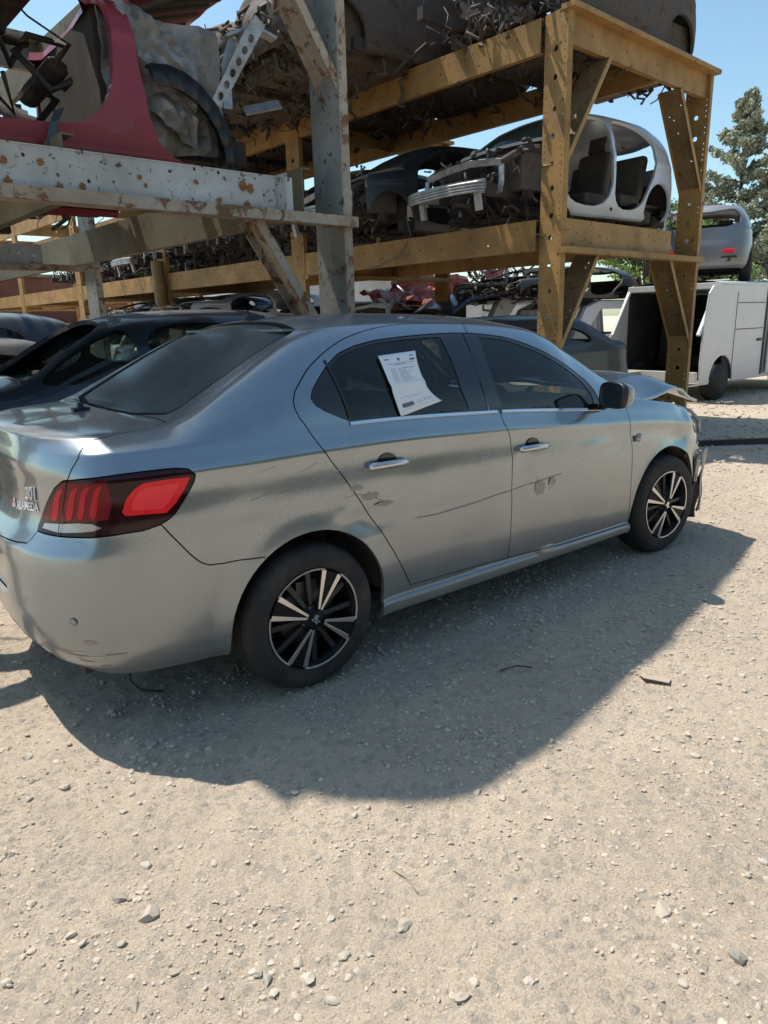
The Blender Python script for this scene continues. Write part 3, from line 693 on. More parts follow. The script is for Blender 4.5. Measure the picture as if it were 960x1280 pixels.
def wheel(name,loc,rz=0,camber=0):
    w_=empty(name,loc); w_.parent=car; w_.rotation_euler=(camber,0,rz); w_.rotation_mode='XYZ'
    bm=bmesh.new()
    lathe(bm,[(.214,.0),(.222,-.006),(.232,-.004),(.262,-.010),(.290,-.002),(.303,.012),(.311,.03),(.3145,.06),(.315,.1),(.3145,.14),(.311,.17),(.303,.188),(.28,.198),(.222,.19)],96)
    # tread grooves
    t=bobj('tyre',bm,M_rubber,w_,smooth=True)
    bm=bmesh.new()
    for y in (.045,.078,.111,.144):
        lathe(bm,[(.3152,y-.003),(.3156,y-.0025),(.3156,y+.0025),(.3152,y+.003)],72)
    bobj('tread_groove',bm,M_black,t)
    bm=bmesh.new(); lathe(bm,[(.2155,-.006),(.2165,.004),(.204,.010),(.195,.03),(.19,.1),(.20,.17),(.213,.185)],72); lathe(bm,[(0,.13),(.20,.13)],24)
    r=bobj('rim',bm,M_rimdark,w_,smooth=True)
    d,b,d2=rim_spokes(); bobj('inner_spokes',d2,plain('grey_inner_spoke',(.035,.036,.038),.35,.3),r,bevel=.003); bobj('dark_spokes',d,M_rimdark,r,bevel=.002); bobj('bright_spokes',b,M_alloy,r,bevel=.0012)
    bm=bmesh.new(); lathe(bm,[(0,-.012),(.028,-.012),(.034,-.006),(.05,.0),(.06,.012)],32); bobj('hub',bm,M_rimdark,r,smooth=True)
    # small silver emblem in the middle
    bm=bmesh.new()
    for pts in ([(-.004,.020),(.010,.018),(.016,.010),(.008,.004),(.012,-.002),(.004,-.006),(-.006,.0),(-.010,.010)],[(-.006,-.002),(.004,-.008),(.006,-.020),(-.002,-.022),(-.004,-.012),(-.012,-.010)],[(-.010,.006),(-.020,.008),(-.022,.000),(-.012,-.004)],[(.008,-.006),(.018,-.010),(.020,-.018),(.010,-.016)]):
        vs=[bm.verts.new((x,-.0145,z)) for x,z in pts]; bm.faces.new(vs)
    bobj('emblem',bm,M_chrome,r)
    for k in range(4):
        bm=bmesh.new(); a=R(90)*k+R(17); lathe(bm,[(0,.0),(.008,.0),(.009,.01)],12,c=(.05*math.cos(a),0,.05*math.sin(a))); bobj('wheel_bolt',bm,M_cast,r,smooth=True)
    bm=bmesh.new(); lathe(bm,[(.06,.055),(.132,.055),(.134,.075)],48); box(bm,(.0,.07,.13),(.10,.05,.05)); bobj('brake_disc',bm,M_cast,r,smooth=False)
    return w_
wheel('wheel',(0,-.862,.315)); wheel('wheel',(2.652,-.862,.315),R(-3)).name='wheel'
for x in (0,2.652):
    ww=wheel('wheel',(x,.862,.315)); ww.rotation_euler=(0,0,PI)
# wheel housings
for x,z in ((0,.33),(2.63,.32)):
    for sg in (-1,1):
        bm=bmesh.new(); lathe(bm,[(.372,0),(.375,.30),(0,.30)],40,a0=R(2),a1=R(178))
        o=bobj('wheel_arch_liner',bm,M_under,car,smooth=True); o.location=(x,-.835,z)
        if sg>0: o.location=(x,.835,z); o.rotation_euler=(0,0,PI)
# underside and interior
bm=bmesh.new(); box(bm,(1.3,0,.27),(1.85,1.50,.04)); box(bm,(-.60,0,.36),(.40,1.1,.04)); box(bm,(1.3,0,.30),(3.4,.26,.08)); box(bm,(-.62,-.3,.30),(.42,.5,.14)); tube(bm,[(1.9,.1,.2),(.4,.15,.2),(-.3,.3,.24),(-.75,.45,.28)],.03); tube(bm,[(0,-.7,.3),(0,.7,.3)],.045); box(bm,(-.78,0,.45),(.06,1.0,.3))
bobj('underbody',bm,M_under,car)
bm=bmesh.new()
box(bm,(2.1,0,.90),(.55,1.42,.18)); box(bm,(1.95,-.36,1.0),(.3,.4,.08)); box(bm,(1.95,.1,.72),(.35,.36,.35)); bobj('dashboard',bm,M_inner,car,bevel=.03)
bm=bmesh.new(); tube(bm,[(1.70+.05*math.cos(a),.36+.185*math.cos(a+.0),.93+.18*math.sin(a)) if 0 else (1.68+.07*math.sin(a),.36+.185*math.cos(a),.93+.17*math.sin(a)) for a in np.linspace(0,2*PI,29)],.014,8); box(bm,(1.70,.36,.93),(.05,.14,.10)); tube(bm,[(1.7,.36,.93),(2.0,.36,.86)],.025); bobj('steering_wheel',bm,M_inner,car)
def seat(x,y,wd,par=car,M_seat=M_seat):
    s=empty('seat',(x,y,0)); s.parent=par
    bm=bmesh.new(); box(bm,(0,0,.48),(.5,wd,.16)); bobj('seat_cushion',bm,M_seat,s,bevel=.04)
    bm=bmesh.new(); box(bm,(-.30,0,.80),(.14,wd,.60),Euler((0,R(-14),0))); bobj('seat_back',bm,M_seat,s,bevel=.05)
    if wd<.8:
        bm=bmesh.new(); box(bm,(-.40,0,1.20),(.09,.26,.18),Euler((0,R(-12),0))); tube(bm,[(-.37,-.06,1.05),(-.39,-.06,1.2)],.006); tube(bm,[(-.37,.06,1.05),(-.39,.06,1.2)],.006); bobj('headrest',bm,M_seat,s,bevel=.03)
    return s
seat(1.35,-.38,.52); seat(1.35,.38,.52); rs_=seat(.42,0,1.28)
for y in (-.4,.4):
    bm=bmesh.new(); box(bm,(-.36,y,1.13),(.09,.24,.13)); bobj('headrest',bm,M_seat,rs_,bevel=.03)
bm=bmesh.new(); box(bm,(-.15,0,1.06),(.62,1.3,.03)); bobj('parcel_shelf',bm,M_inner,car)
bm=bmesh.new(); box(bm,(.75,0,1.462),(1.2,1.0,.01)); bobj('headliner',bm,M_cloth,car)
# loose things in the cabin seen through the glass
bm=bmesh.new()
for i in range(7):
    a=rng.random()*6; box(bm,(1.5+rng.uniform(-.2,.2),-.3+rng.uniform(-.2,.2),.66+i*.035),(.35,.25,.05),Euler((rng.random(),rng.random()*.5,a)))
tag(bobj('cloth_heap',bm,M_pink,None,bevel=.02),'magenta cloth heap on the front seat inside the silver sedan','cloth')
bm=bmesh.new()
tube(bm,[(1.62,-.45,.78),(1.45,-.30,.95),(1.25,-.1,1.12)],.012,6); tube(bm,[(1.9,-.5,.96),(1.6,-.25,1.0),(1.3,.2,1.03)],.006,6); bobj('loose_belt',bm,plain('yellowish_strap',(.35,.30,.12),.7),car)
# antenna + trunk nub
bm=bmesh.new(); box(bm,(0,0,0),(.11,.035,.022),taper=.7); tube(bm,[(-.02,0,.005),(-.045,0,.035)],.006); bobj('roof_antenna',bm,M_black,car,bevel=.006).location=(.30,0,1.520)
bm=bmesh.new(); box(bm,(0,0,0),(.07,.05,.012)); box(bm,(.0,0,.014),(.03,.032,.026),taper=.7); bobj('broken_aerial_base',bm,M_black,car,bevel=.003).location=(-.545,.08,1.155)
# lettering on the lid
def text(body,size,mat,par,loc,xdir,ndir,ext=.002,name='lettering',bold=0,shear=0,sx=1):
    cu=bpy.data.curves.new('t','FONT'); cu.body=body; cu.size=size; cu.extrude=ext; cu.offset=bold; cu.shear=shear; cu.align_x='LEFT'
    to=bpy.data.objects.new('t',cu); C.objects.link(to); bpy.context.view_layer.update()
    me=bpy.data.meshes.new_from_object(to.evaluated_get(bpy.context.evaluated_depsgraph_get())); bpy.data.objects.remove(to)
    me.materials.clear(); me.materials.append(mat); o=bpy.data.objects.new(name,me); C.objects.link(o)
    if par: o.parent=par
    x=Vector(xdir).normalized(); n=Vector(ndir).normalized(); y=n.cross(x).normalized(); x=y.cross(n)
    m=Matrix([list(x*sx)+[0],list(y)+[0],list(n)+[0],[0,0,0,1]]).transposed(); m.translation=Vector(loc); m[3][:]=(0,0,0,1)
    o.matrix_local=m; return o
def surftext(body,size,s0,v0,slope,mat,name,ext=.002,bold=0,shear=0,sx=1,off=.0015):
    """lettering wrapped on to the curved lid"""
    o=text(body,size,mat,lido,(0,0,0),(1,0,0),(0,0,1),ext,name,bold,shear); o.matrix_local=Matrix.Identity(4)
    for v in o.data.vertices:
        x,y,z=v.co; P,n=sp(s0+x*sx,v0+(slope*x*sx+y)/.82); v.co=Vector(P+n*(off+z+ext))
    o.data.update(); return o
surftext('301',.066,.385,-.225,.14,plain('dull_chrome',(.55,.55,.56),.4,.1),'model_number',.002,.0012,.15,1.12)
surftext('ALAMEDA',.044,.262,-.288,.10,plain('white_decal',(.75,.76,.78),.4),'dealer_decal',.0004,.0008,0,1.16)
A1=sp(.252,-.2895,.010)[0]; A2=sp(.490,-.264,.010)[0]
bm=bmesh.new()
for k in range(3):
    a=R(90+120*k)
    for sgn in (1,):
        c_=(.010*math.cos(a),.010*math.sin(a)); vs=[bm.verts.new((c_[0]+.0085*math.cos(a+q),c_[1]+.0085*math.sin(a+q),0)) for q in (0,R(110),R(180),R(250))]; bm.faces.new(vs)
lg=bobj('dealer_logo',bm,plain('pale_pink_decal',(.62,.42,.45),.4),lido)
Lp,ln=sp(.222,-.272,.004); xx=Vector(A2-A1).normalized(); nn_=Vector(ln); yy=nn_.cross(xx).normalized(); xx=yy.cross(nn_)
mm=Matrix([list(xx)+[0],list(yy)+[0],list(nn_)+[0],[0,0,0,1]]).transposed(); mm.translation=Vector(Lp); mm[3][:]=(0,0,0,1); lg.matrix_local=mm; lg.scale=(1.5,1.5,1.5)
# lower bumper scuffs
for i in range(16):
    s0=.30+rng.random()*.5; v0=-.93+rng.random()*.08
    surfstrip('scuff',dens((s0,v0),(s0+.02+rng.random()*.06,v0+rng.uniform(-.006,.006)),3),.003+rng.random()*.003,.0006,M_scr if i%3 else M_scr2,bumper,False,.0002)
surfstrip('lower_scuff_band',[(.02,-.905),(.12,-.91),(.25,-.92),(.38,-.935),(.48,-.95)],.035,.0008,plain('scuffed_lower_bumper',(.16,.14,.12),.8),bumper,False,.001)
# -------- damaged nose
fs_=fdoor
bm=bmesh.new()   # buckled bonnet, hinged up at its rear edge
nx_,ny_=26,34; gv_={}
for i in range(nx_+1):
    for j in range(ny_+1):
        u_=i/nx_; q=-1+2*j/ny_
        x=2.30+.98*u_-.10*abs(q)**3*u_; y=.76*q*(1-.04*u_)
        z=1.075+.055*math.sin(min(1,u_*1.25)*PI)**1.0-.20*max(0,u_-.55)**1.3-.05*q*q
        z+=.03*math.sin(u_*9+q*4)*u_*(abs(q)**.5)+.012*noise.noise(Vector((x*5,y*5,0)))
        if q<-.75: z-=(abs(q)-.75)*.36*math.sin(min(1,u_*1.3)*PI)
        gv_[i,j]=bm.verts.new((x,y,z))
for i in range(nx_):
    for j in range(ny_): bm.faces.new((gv_[i,j],gv_[i+1,j],gv_[i+1,j+1],gv_[i,j+1])).smooth=True
hood=bobj('bonnet',bm,M_paint,car); so_=hood.modifiers.new('s','SOLIDIFY'); so_.thickness=.018; so_.offset=-1
bm=bmesh.new(); box(bm,(2.62,0,.74),(.72,1.25,.28)); box(bm,(2.35,0,.80),(.08,1.40,.34)); box(bm,(2.62,-.1,.88),(.42,.5,.12)); box(bm,(3.02,0,.62),(.08,1.30,.50),Euler((0,R(10),0)))
for y in (-.55,.55): lathe(bm,[(0,-.02),(.09,-.02),(.10,.02)],16,c=(2.62,y,.9)); 
for i in range(30):
    p=Vector((rng.uniform(2.45,3.1),rng.uniform(-.62,.5),rng.uniform(.62,.93))); tube(bm,[p,p+Vector((rng.uniform(-.12,.12),rng.uniform(-.12,.12),rng.uniform(-.06,.06))),p+Vector((rng.uniform(-.2,.2),rng.uniform(-.2,.2),rng.uniform(-.12,.06)))],rng.uniform(.006,.025),6)
bobj('engine_bay',bm,M_clutter,car)
bm=bmesh.new()  # strut, liner and broken bumper carrier hanging behind the wheel
strip(bm,[(2.96,-.74,.66),(3.06,-.77,.58),(3.10,-.78,.42),(3.04,-.78,.24),(3.0,-.78,.12)],(0,.06,0),.010)
strip(bm,[(3.02,-.72,.60),(3.14,-.70,.50),(3.15,-.70,.32),(3.10,-.70,.16)],(0,.08,0),.01)
box(bm,(3.08,-.70,.50),(.14,.16,.14),Euler((.3,.4,.2))); tube(bm,[(2.9,-.60,.3),(3.1,-.72,.22),(3.12,-.76,.14)],.02); tube(bm,[(2.85,-.6,.62),(3.12,-.66,.6)],.03)
bobj('torn_wheel_liner',bm,M_black,car)
bm=bmesh.new(); strip(bm,[(2.98,-.80,.64),(3.08,-.82,.60),(3.17,-.83,.52),(3.225,-.83,.42),(3.24,-.82,.32),(3.22,-.80,.22),(3.17,-.78,.16)],(.0,.055,0),.006)
strip(bm,[(2.97,-.77,.70),(3.06,-.76,.69),(3.12,-.74,.62),(3.16,-.73,.56)],(0,.10,.02),.006)
bm.free(); bm=bmesh.new()
def sheet(bm,o_,u_,v_,nu,nv,amp,sd):
    O,U,V=Vector(o_),Vector(u_),Vector(v_); Nn=U.cross(V).normalized(); g={}
    for i in range(nu+1):
        for j in range(nv+1):
            a_,b_=i/nu,j/nv; e_=noise.noise(Vector((a_*5,b_*5,sd+5))) if i in (0,nu) or j in (0,nv) else 0
            g[i,j]=bm.verts.new(O+U*(a_+e_*.25)+V*b_+Nn*amp*noise.noise(Vector((a_*3+sd,b_*3,sd))))
    for i in range(nu):
        for j in range(nv): bm.faces.new((g[i,j],g[i+1,j],g[i+1,j+1],g[i,j+1])).smooth=True
sheet(bm,(3.17,-.80,.16),(.075,.03,0),(.035,0,.44),4,14,.03,2); sheet(bm,(2.98,-.83,.58),(.17,.05,-.01),(.0,0,.08),6,4,.03,4)
o=bobj('bumper_fragment',bm,M_paint,car); q_=o.modifiers.new('s','SOLIDIFY'); q_.thickness=.005
bm=bmesh.new(); sheet(bm,(2.99,-.77,.12),(.20,.02,0),(.03,0,.48),6,12,.07,7); sheet(bm,(3.02,-.74,.10),(.12,.02,0),(.06,.03,.50),5,10,.08,9)
o=bobj('splash_guard',bm,M_black,car); q_=o.modifiers.new('s','SOLIDIFY'); q_.thickness=.005
bm=bmesh.new(); sheet(bm,(3.0,-.80,.48),(.17,.02,0),(.01,0,.10),5,4,.04,3); o=bobj('blue_plastic_shard',bm,plain('blue_black_plastic',(.02,.045,.085),.25),car); q_=o.modifiers.new('s','SOLIDIFY'); q_.thickness=.006
bm=bmesh.new(); box(bm,(3.03,-.74,.56),(.16,.10,.09),Euler((.2,.5,.1))); box(bm,(3.11,-.77,.46),(.08,.07,.16),Euler((0,.2,.2))); bobj('broken_headlamp_housing',bm,M_navy,car,bevel=.01)
bm=bmesh.new(); tube(bm,[(2.97,-.70,.90),(3.05,-.76,.86),(3.09,-.8,.80),(3.10,-.80,.72)],.012,8); tube(bm,[(2.9,-.5,.95),(3.05,-.6,.90),(3.12,-.7,.78)],.008,6); bobj('bent_trim',bm,M_brightmetal,car)
# -------- sheet of paper on the rear door glass
PL=[(2.116,.428),(2.117,.187),(2.137,-.006)]; PR=[(2.334,.454),(2.310,.211),(2.379,.074)]
def pap(u,t,off=0):
    def q(A): 
        a,b,c=[np.array(k) for k in A]; w0=(1-t)*(1-2*t); w1=4*t*(1-t); w2=t*(2*t-1)
        m=(b) ; return a*w0+m*w1+c*w2
    sv=q(PL)*(1-u)+q(PR)*u
    P,n=sp(sv[0],sv[1]); return P+n*(.006+.010*max(0,t-.62)*u*2+.006*math.exp(-((t-.5)/.06)**2)+.004*u*u+off), n
vs=[];fs=[];nu,nv=14,20
for j in range(nv+1):
    for i in range(nu+1): vs.append(tuple(pap(i/nu,j/nv)[0]))
for j in range(nv):
    for i in range(nu): a=j*(nu+1)+i; fs.append((a,a+1,a+nu+2,a+nu+1))
pa=empty('paper_sheet',(.6,-.75,1.2),0,'white printed paper sheet stuck on the silver sedan rear door window','paper')
b=pa.location
sh=mk('sheet',[tuple(Vector(v)-b) for v in vs],fs,M_paper,pa,smooth=True)
so_=sh.modifiers.new('s','SOLIDIFY'); so_.thickness=.0006
vs=[];fs=[]
def ink(u0,t0,u1,t1,th=.012):
    n=max(1,int(abs(u1-u0)/.08)); 
    for k in range(n):
        a=u0+(u1-u0)*k/n; c=u0+(u1-u0)*(k+1)/n; ta=t0+(t1-t0)*k/n; tb=t0+(t1-t0)*(k+1)/n; q=len(vs)
        for (u,t) in ((a,ta),(c,tb),(c,tb+th),(a,ta+th)): vs.append(tuple(Vector(pap(u,t,.0012)[0])-b))
        fs.append((q,q+1,q+2,q+3))
rg=random.Random(3)
def words(u0,u1,t,th=.008):
    u=u0
    while u<u1:
        w_=rg.uniform(.02,.07); ink(u,t,min(u1,u+w_),t,th); u+=w_+rg.uniform(.012,.02)
ink(.10,.075,.24,.075,.016); ink(.80,.055,.92,.055,.014); ink(.80,.105,.94,.105,.028)
for k in range(5): ink(.46+.012*k,.075+.008*(k%2),.475+.012*k,.075,.05-.006*abs(k-2))
words(.16,.90,.155); words(.34,.66,.175)
for t in (.235,.262,.289,.316,.343,.370,.397,.424): words(.18,.32,t,.007); words(.40,.40+rg.uniform(.15,.5),t,.007)
words(.16,.92,.455,.004); words(.15,.80,.70,.006)
ink(.12,.80,.42,.80,.075)
for k in range(14):
    a=2*PI*k/14; ink(.56+.055*math.cos(a),.835+.03*math.sin(a),.575+.055*math.cos(a),.835+.03*math.sin(a),.006)
ink(.53,.86,.59,.81,.006); words(.68,.92,.80,.007); words(.70,.90,.825,.006); words(.66,.94,.85,.005); words(.10,.92,.915,.004); words(.20,.36,.885,.006)
mk('print',vs,fs,M_ink,pa)
# ---------------------------------------------------------------- wrecks
HATCH=dict(SEDAN); HATCH.update(
 outline=[(-.70,0),(-.69,.25),(-.66,.48),(-.60,.645),(-.52,.755),(-.38,.825),(-.2,.856),(.1,.872),(.6,.876),(1.3,.876),(2.0,.874),(2.6,.864),(2.95,.84),(3.15,.77),(3.28,.62),(3.36,.3),(3.38,0)],
 xr=-.15,xr0=-.42,zs=([-1.1,-.5,.2,1.07,1.86,2.4,3.0,3.4],[1.0,1.03,1.05,1.04,1.0,.955,.87,.80]),
 rear=([-1,-.93,-.7,-.5,-.3,0],[-.10,-.03,0,0,-.03,-.06]),
 zc=([-.42,-.3,-.15,.1,.38,.7,1.0,1.4,1.62,1.75,1.9,2.35,2.45,3.0,3.3],[1.36,1.43,1.47,1.505,1.52,1.531,1.528,1.508,1.475,1.43,1.345,1.09,1.07,.98,.90]),
 we=([-.42,-.2,.1,.3,.7,1.5,1.8,2.1,2.35,2.6,3.2],[.62,.62,.63,.62,.61,.61,.62,.67,.74,.75,.66]),
 dz=([-.42,0,.3,.7,1.4,1.8,2.2,2.5,3.3],[.10,.07,.06,.065,.065,.05,.035,.03,.03]))
FH=Surf(HATCH)
def win_poly(F,x0,x1,x2,x3,z0,z1,r=2): return side(F,smooth_poly([(x0,z0),(x3,z0),(x2,z1),(x1,z1)],r))
def wshell(F,big=False,ws=True,open_front=True,doors=True,step=.075,rear_open=True,front_x=2.55,fender=True):
    """cut car shell: windows and doors out"""
    L=F.L; rg=[('hole',arch_poly(F,0,.33,.37)),('hole',arch_poly(F,2.63,.32,.38))]
    if not fender: rg.append(('hole',[(F.s_of_x(2.28),-1),(F.s_of_x(2.25),-.3),(F.s_of_x(2.3),.15),(F.s_of_x(2.35),.3),(F.s_of_x(2.42),2),(L,2),(L,-1)]))
    elif open_front: rg.append(('hole',[(F.s_of_x(3.0),-1),(F.s_of_x(3.02),-.2),(F.s_of_x(2.95),.1),(F.s_of_x(2.6),.22),(F.s_of_x(2.36),.3),(F.s_of_x(2.40),2),(L,2),(L,-1)]))
    s0=F.s_of_x
    if doors:
        rg.append(('hole',side(F,smooth_poly([(.30,.62),(.50,.32),(1.12,.32),(1.12,.80),(1.09,1.05),(1.06,1.42),(.50,1.42),(.14,1.26),(.06,1.05),(.14,.8)],2))))
        rg.append(('hole',side(F,smooth_poly([(1.18,.32),(2.14,.32),(2.20,.62),(2.18,.98),(2.02,1.13),(1.66,1.38),(1.13,1.42),(1.16,1.05)],2))))
    elif big:
        rg.append(('hole',side(F,smooth_poly([(.22,1.15),(1.44,1.10),(1.44,1.42),(.8,1.43),(.40,1.35)],2))))
        rg.append(('hole',side(F,smooth_poly([(1.52,1.08),(2.26,1.03),(2.10,1.17),(1.80,1.34),(1.52,1.42)],2))))
    else:
        rg.append(('hole',side(F,smooth_poly([(.16,1.12),(1.02,1.10),(1.0,1.37),(.52,1.36),(.22,1.26)],2))))
        rg.append(('hole',side(F,smooth_poly([(1.14,1.08),(2.0,1.04),(1.86,1.18),(1.62,1.33),(1.14,1.37)],2))))
    if ws: rg.append(('hole',[(s0(1.65),2),(s0(1.68),1.3),(s0(1.78),1.08),(s0(2.22),1.08),(s0(2.30),1.35),(s0(2.33),2)]))
    if F is FS:
        if rear_open: rg.append(('hole',[(1.145,2),(1.16,1.6),(1.222,1.27),(1.42,1.20),(1.765,1.16),(1.84,1.45),(1.85,2)]))
    elif rear_open: rg.append(('hole',[(0,-.02),(.45,-.02),(.72,.12),(.80,.35),(.78,.8),(.70,1.0),(.45,1.15),(0,1.2)]))
    return build_shell(F,rg,step,None)['body']
SH={}
SH['hatch']=wshell(FH); SH['hatch_nofender']=wshell(FH,fender=False); SH['sedan']=wshell(FS); SH['sedan_windows']=wshell(FS,doors=False,open_front=False,step=.05)
SH['closed']=wshell(FH,doors=False,open_front=False,ws=False,rear_open=False); SH['red_cut']=wshell(FH,doors=False,fender=False); SH['sedan_big']=wshell(FS,big=True,doors=False,open_front=False,step=.05)
SH['hatch_windows']=wshell(FH,doors=False,open_front=False)
_s0=FH.s_of_x; SHW=build_shell(FH,[('w',[(_s0(1.65),2),(_s0(1.68),1.3),(_s0(1.78),1.08),(_s0(2.22),1.08),(_s0(2.30),1.35),(_s0(2.33),2)])],.1,None)['w']
def junk(bm,lo,hi,n,rg,tubes=.5,size=.12,mi=lambda r:0):
    for _ in range(n):
        p=Vector([rg.uniform(a,b) for a,b in zip(lo,hi)])
        if rg.random()<tubes:
            pts=[p]
            for k in range(rg.randint(2,5)): pts.append(pts[-1]+Vector((rg.uniform(-1,1),rg.uniform(-1,1),rg.uniform(-1,.8)))*size)
            tube(bm,pts,rg.uniform(.005,.028),6,mi=mi(rg))
        else:
            s=[rg.uniform(.3,1.1)*size,rg.uniform(.2,.8)*size,rg.uniform(.06,.35)*size]; box(bm,p,s,Euler((rg.uniform(-1.3,1.3),rg.uniform(-1.3,1.3),rg.uniform(0,3))),mi=mi(rg),taper=rg.uniform(.5,1))
def crumple_sheet(bm,o,u,v,nu,nv,amp,seed,mi=0,edge=0):
    """torn, buckled sheet metal"""
    O,U,V=Vector(o),Vector(u),Vector(v); Nn=U.cross(V).normalized(); g={}
    for i in range(nu+1):
        for j in range(nv+1):
            a,b=i/nu,j/nv; p=O+U*a+V*b; q=noise.noise(Vector((a*3+seed,b*3,seed)))+.5*noise.noise(Vector((a*8,b*8+seed,1)))
            e=edge*(noise.noise(Vector((a*6,b*6,seed+5)))) if i in (0,nu) or j in (0,nv) else 0
            g[i,j]=bm.verts.new(p+Nn*q*amp+U*e*.5+V*e*.5)
    for i in range(nu):
        for j in range(nv):
            f=bm.faces.new((g[i,j],g[i+1,j],g[i+1,j+1],g[i,j+1])); f.material_index=mi
def solid(o,t):
    m=o.modifiers.new('solid','SOLIDIFY'); m.thickness=t; m.offset=0; return o
def wreck(name,label,cat,shell,mat,seed,loc,rz,scale=(1,1,1),crash=False,front=True,group=None,bottom=True,seats=True,detail=1.0,rimmat=None,frontbits=True):
    rg=random.Random(seed); e=empty(name,loc,rz,label,cat,group); e.scale=scale
    region_mesh('body_shell',SH[shell],mat,e,mirror='both',gap=0,skirt=.035,rimmat=rimmat or mat)
    bm=bmesh.new()
    for sg in (-1,1): box(bm,(1.25,sg*.74,.27),(2.3,.14,.13)); box(bm,(2.75,sg*.46,.45),(1.0,.09,.13)); box(bm,(-.35,sg*.5,.42),(.6,.09,.10))
    box(bm,(1.25,0,.27),(1.9,1.4,.03)); box(bm,(1.2,0,.33),(2.0,.28,.12)); box(bm,(-.3,0,.45),(.75,1.3,.03)); box(bm,(.25,0,.36),(.08,1.4,.2))
    for x in (.6,1.0,1.5,1.9): box(bm,(x,0,.25),(.07,1.35,.04))
    box(bm,(2.30,0,.72),(.05,1.45,.75)); box(bm,(-.5,0,.6),(.05,1.35,.35))
    if bottom:
        tube(bm,[(2.2,.1,.22),(1.2,.16,.22),(.4,.1,.24),(-.1,.35,.30),(-.6,.4,.28)],.035,8); tube(bm,[(0,-.72,.25),(0,.72,.25)],.05,8); box(bm,(.45,-.15,.26),(.6,.9,.16)); box(bm,(-.5,.35,.27),(.35,.5,.14))
        junk(bm,(-.6,-.75,.14),(3.0,.75,.28),int(46*detail),rg,.6,.14)
    bobj('floor_pan',bm,M_under,e)
    if front:
        bm=bmesh.new()
        junk(bm,(2.32,-.62,.38),(3.15,.62,.92),int(70*detail),rg,.55,.16,lambda r:1 if r.random()<.10 else (2 if r.random()<.15 else 0))
        for sg in (-1,1):
            lathe(bm,[(.0,.0),(.10,.0),(.11,.03)],14,c=(2.6,sg*.55,.86)); tube(bm,[(2.6,sg*.58,.9),(2.62,sg*.62,.35)],.07,10)
            strip(bm,[(2.35,sg*.70,.92),(2.7,sg*.68,.88),(3.05,sg*.62,.74),(3.12,sg*.60,.55)],(0,.05,.05),.03)
        bobj('engine_remains',bm,[M_clutter,M_brightmetal,M_dullmetal],e)
        if frontbits:
            bm=bmesh.new(); q=[Vector((3.12,y,.72+.06*math.cos(y*2.4)+rg.uniform(-.01,.01))) for y in np.linspace(-.62,.62,11)]
            strip(bm,q,(0.03,0,.07),.02); strip(bm,[(3.12,-.62,.70),(3.14,-.64,.52),(3.13,-.60,.40)],(0,.07,0),.015); strip(bm,[(3.12,.62,.70),(3.14,.64,.52),(3.13,.60,.40)],(0,.07,0),.015)
            bobj('radiator_frame',bm,M_brightmetal if crash else M_dullmetal,e)
    if crash:
        region_mesh('windscreen',SHW,M_rglass,e,mirror='both',push=-.01,gap=0,skirt=0)
        bm=bmesh.new()
        for sg in (-1,1):
            bm=bmesh.new(); box(bm,(2.62,sg*.50,.66),(.42,.36,.42)); tube(bm,[(2.3,sg*.66,.95),(2.75,sg*.64,.90),(3.12,sg*.60,.72)],.045,8); bobj('strut_tower',bm,M_grime,e,bevel=.05)
        bm=bmesh.new()
        for k in range(4):
            z=.40+k*.031
            q=[Vector((3.56-.10*(abs(y)/.62)**2.2,y,z)) for y in np.linspace(-.64,.64,13)]; tube(bm,q,.0155,8)
        q=[Vector((3.535-.10*(abs(y)/.62)**2.2,y,.465)) for y in np.linspace(-.64,.64,13)]; strip(bm,q,(0,0,.12),.02)
        for sg in (-1,1): box(bm,(3.32,sg*.44,.45),(.36,.09,.10)); box(bm,(3.36,sg*.47,.32),(.05,.08,.22),Euler((0,.2,0)))
        bobj('crash_beam',bm,M_brightmetal,e)
    if seats:
        for y in (-.36,.36):
            s=seat(1.15,y,.5,e,M_seatw); s.location=(1.15,y,-.02)
        seat(.30,0,1.2,e,M_seatw).location=(.28,0,.02)
    bm=bmesh.new(); box(bm,(2.05,0,.88),(.3,1.35,.12)); bobj('dashboard',bm,M_inner,e); bm=bmesh.new(); junk(bm,(1.8,-.6,.6),(2.2,.6,1.0),int(14*detail),rg,.7,.12); junk(bm,(.0,-.6,.35),(1.9,.6,.6),int(22*detail),rg,.5,.16); bobj('cabin_debris',bm,M_inner,e)
    bm=bmesh.new()
    for _ in range(int(7*detail)):
        p=Vector((rg.uniform(2.4,3.2),rg.uniform(-.6,.6),rg.uniform(.3,.8))); pts=[p]
        for k in range(6): pts.append(pts[-1]+Vector((rg.uniform(-.05,.05),rg.uniform(-.05,.05),rg.uniform(-.10,-.02))))
        tube(bm,pts,.004,5)
    bobj('loose_wires',bm,M_wire,e)
    return e
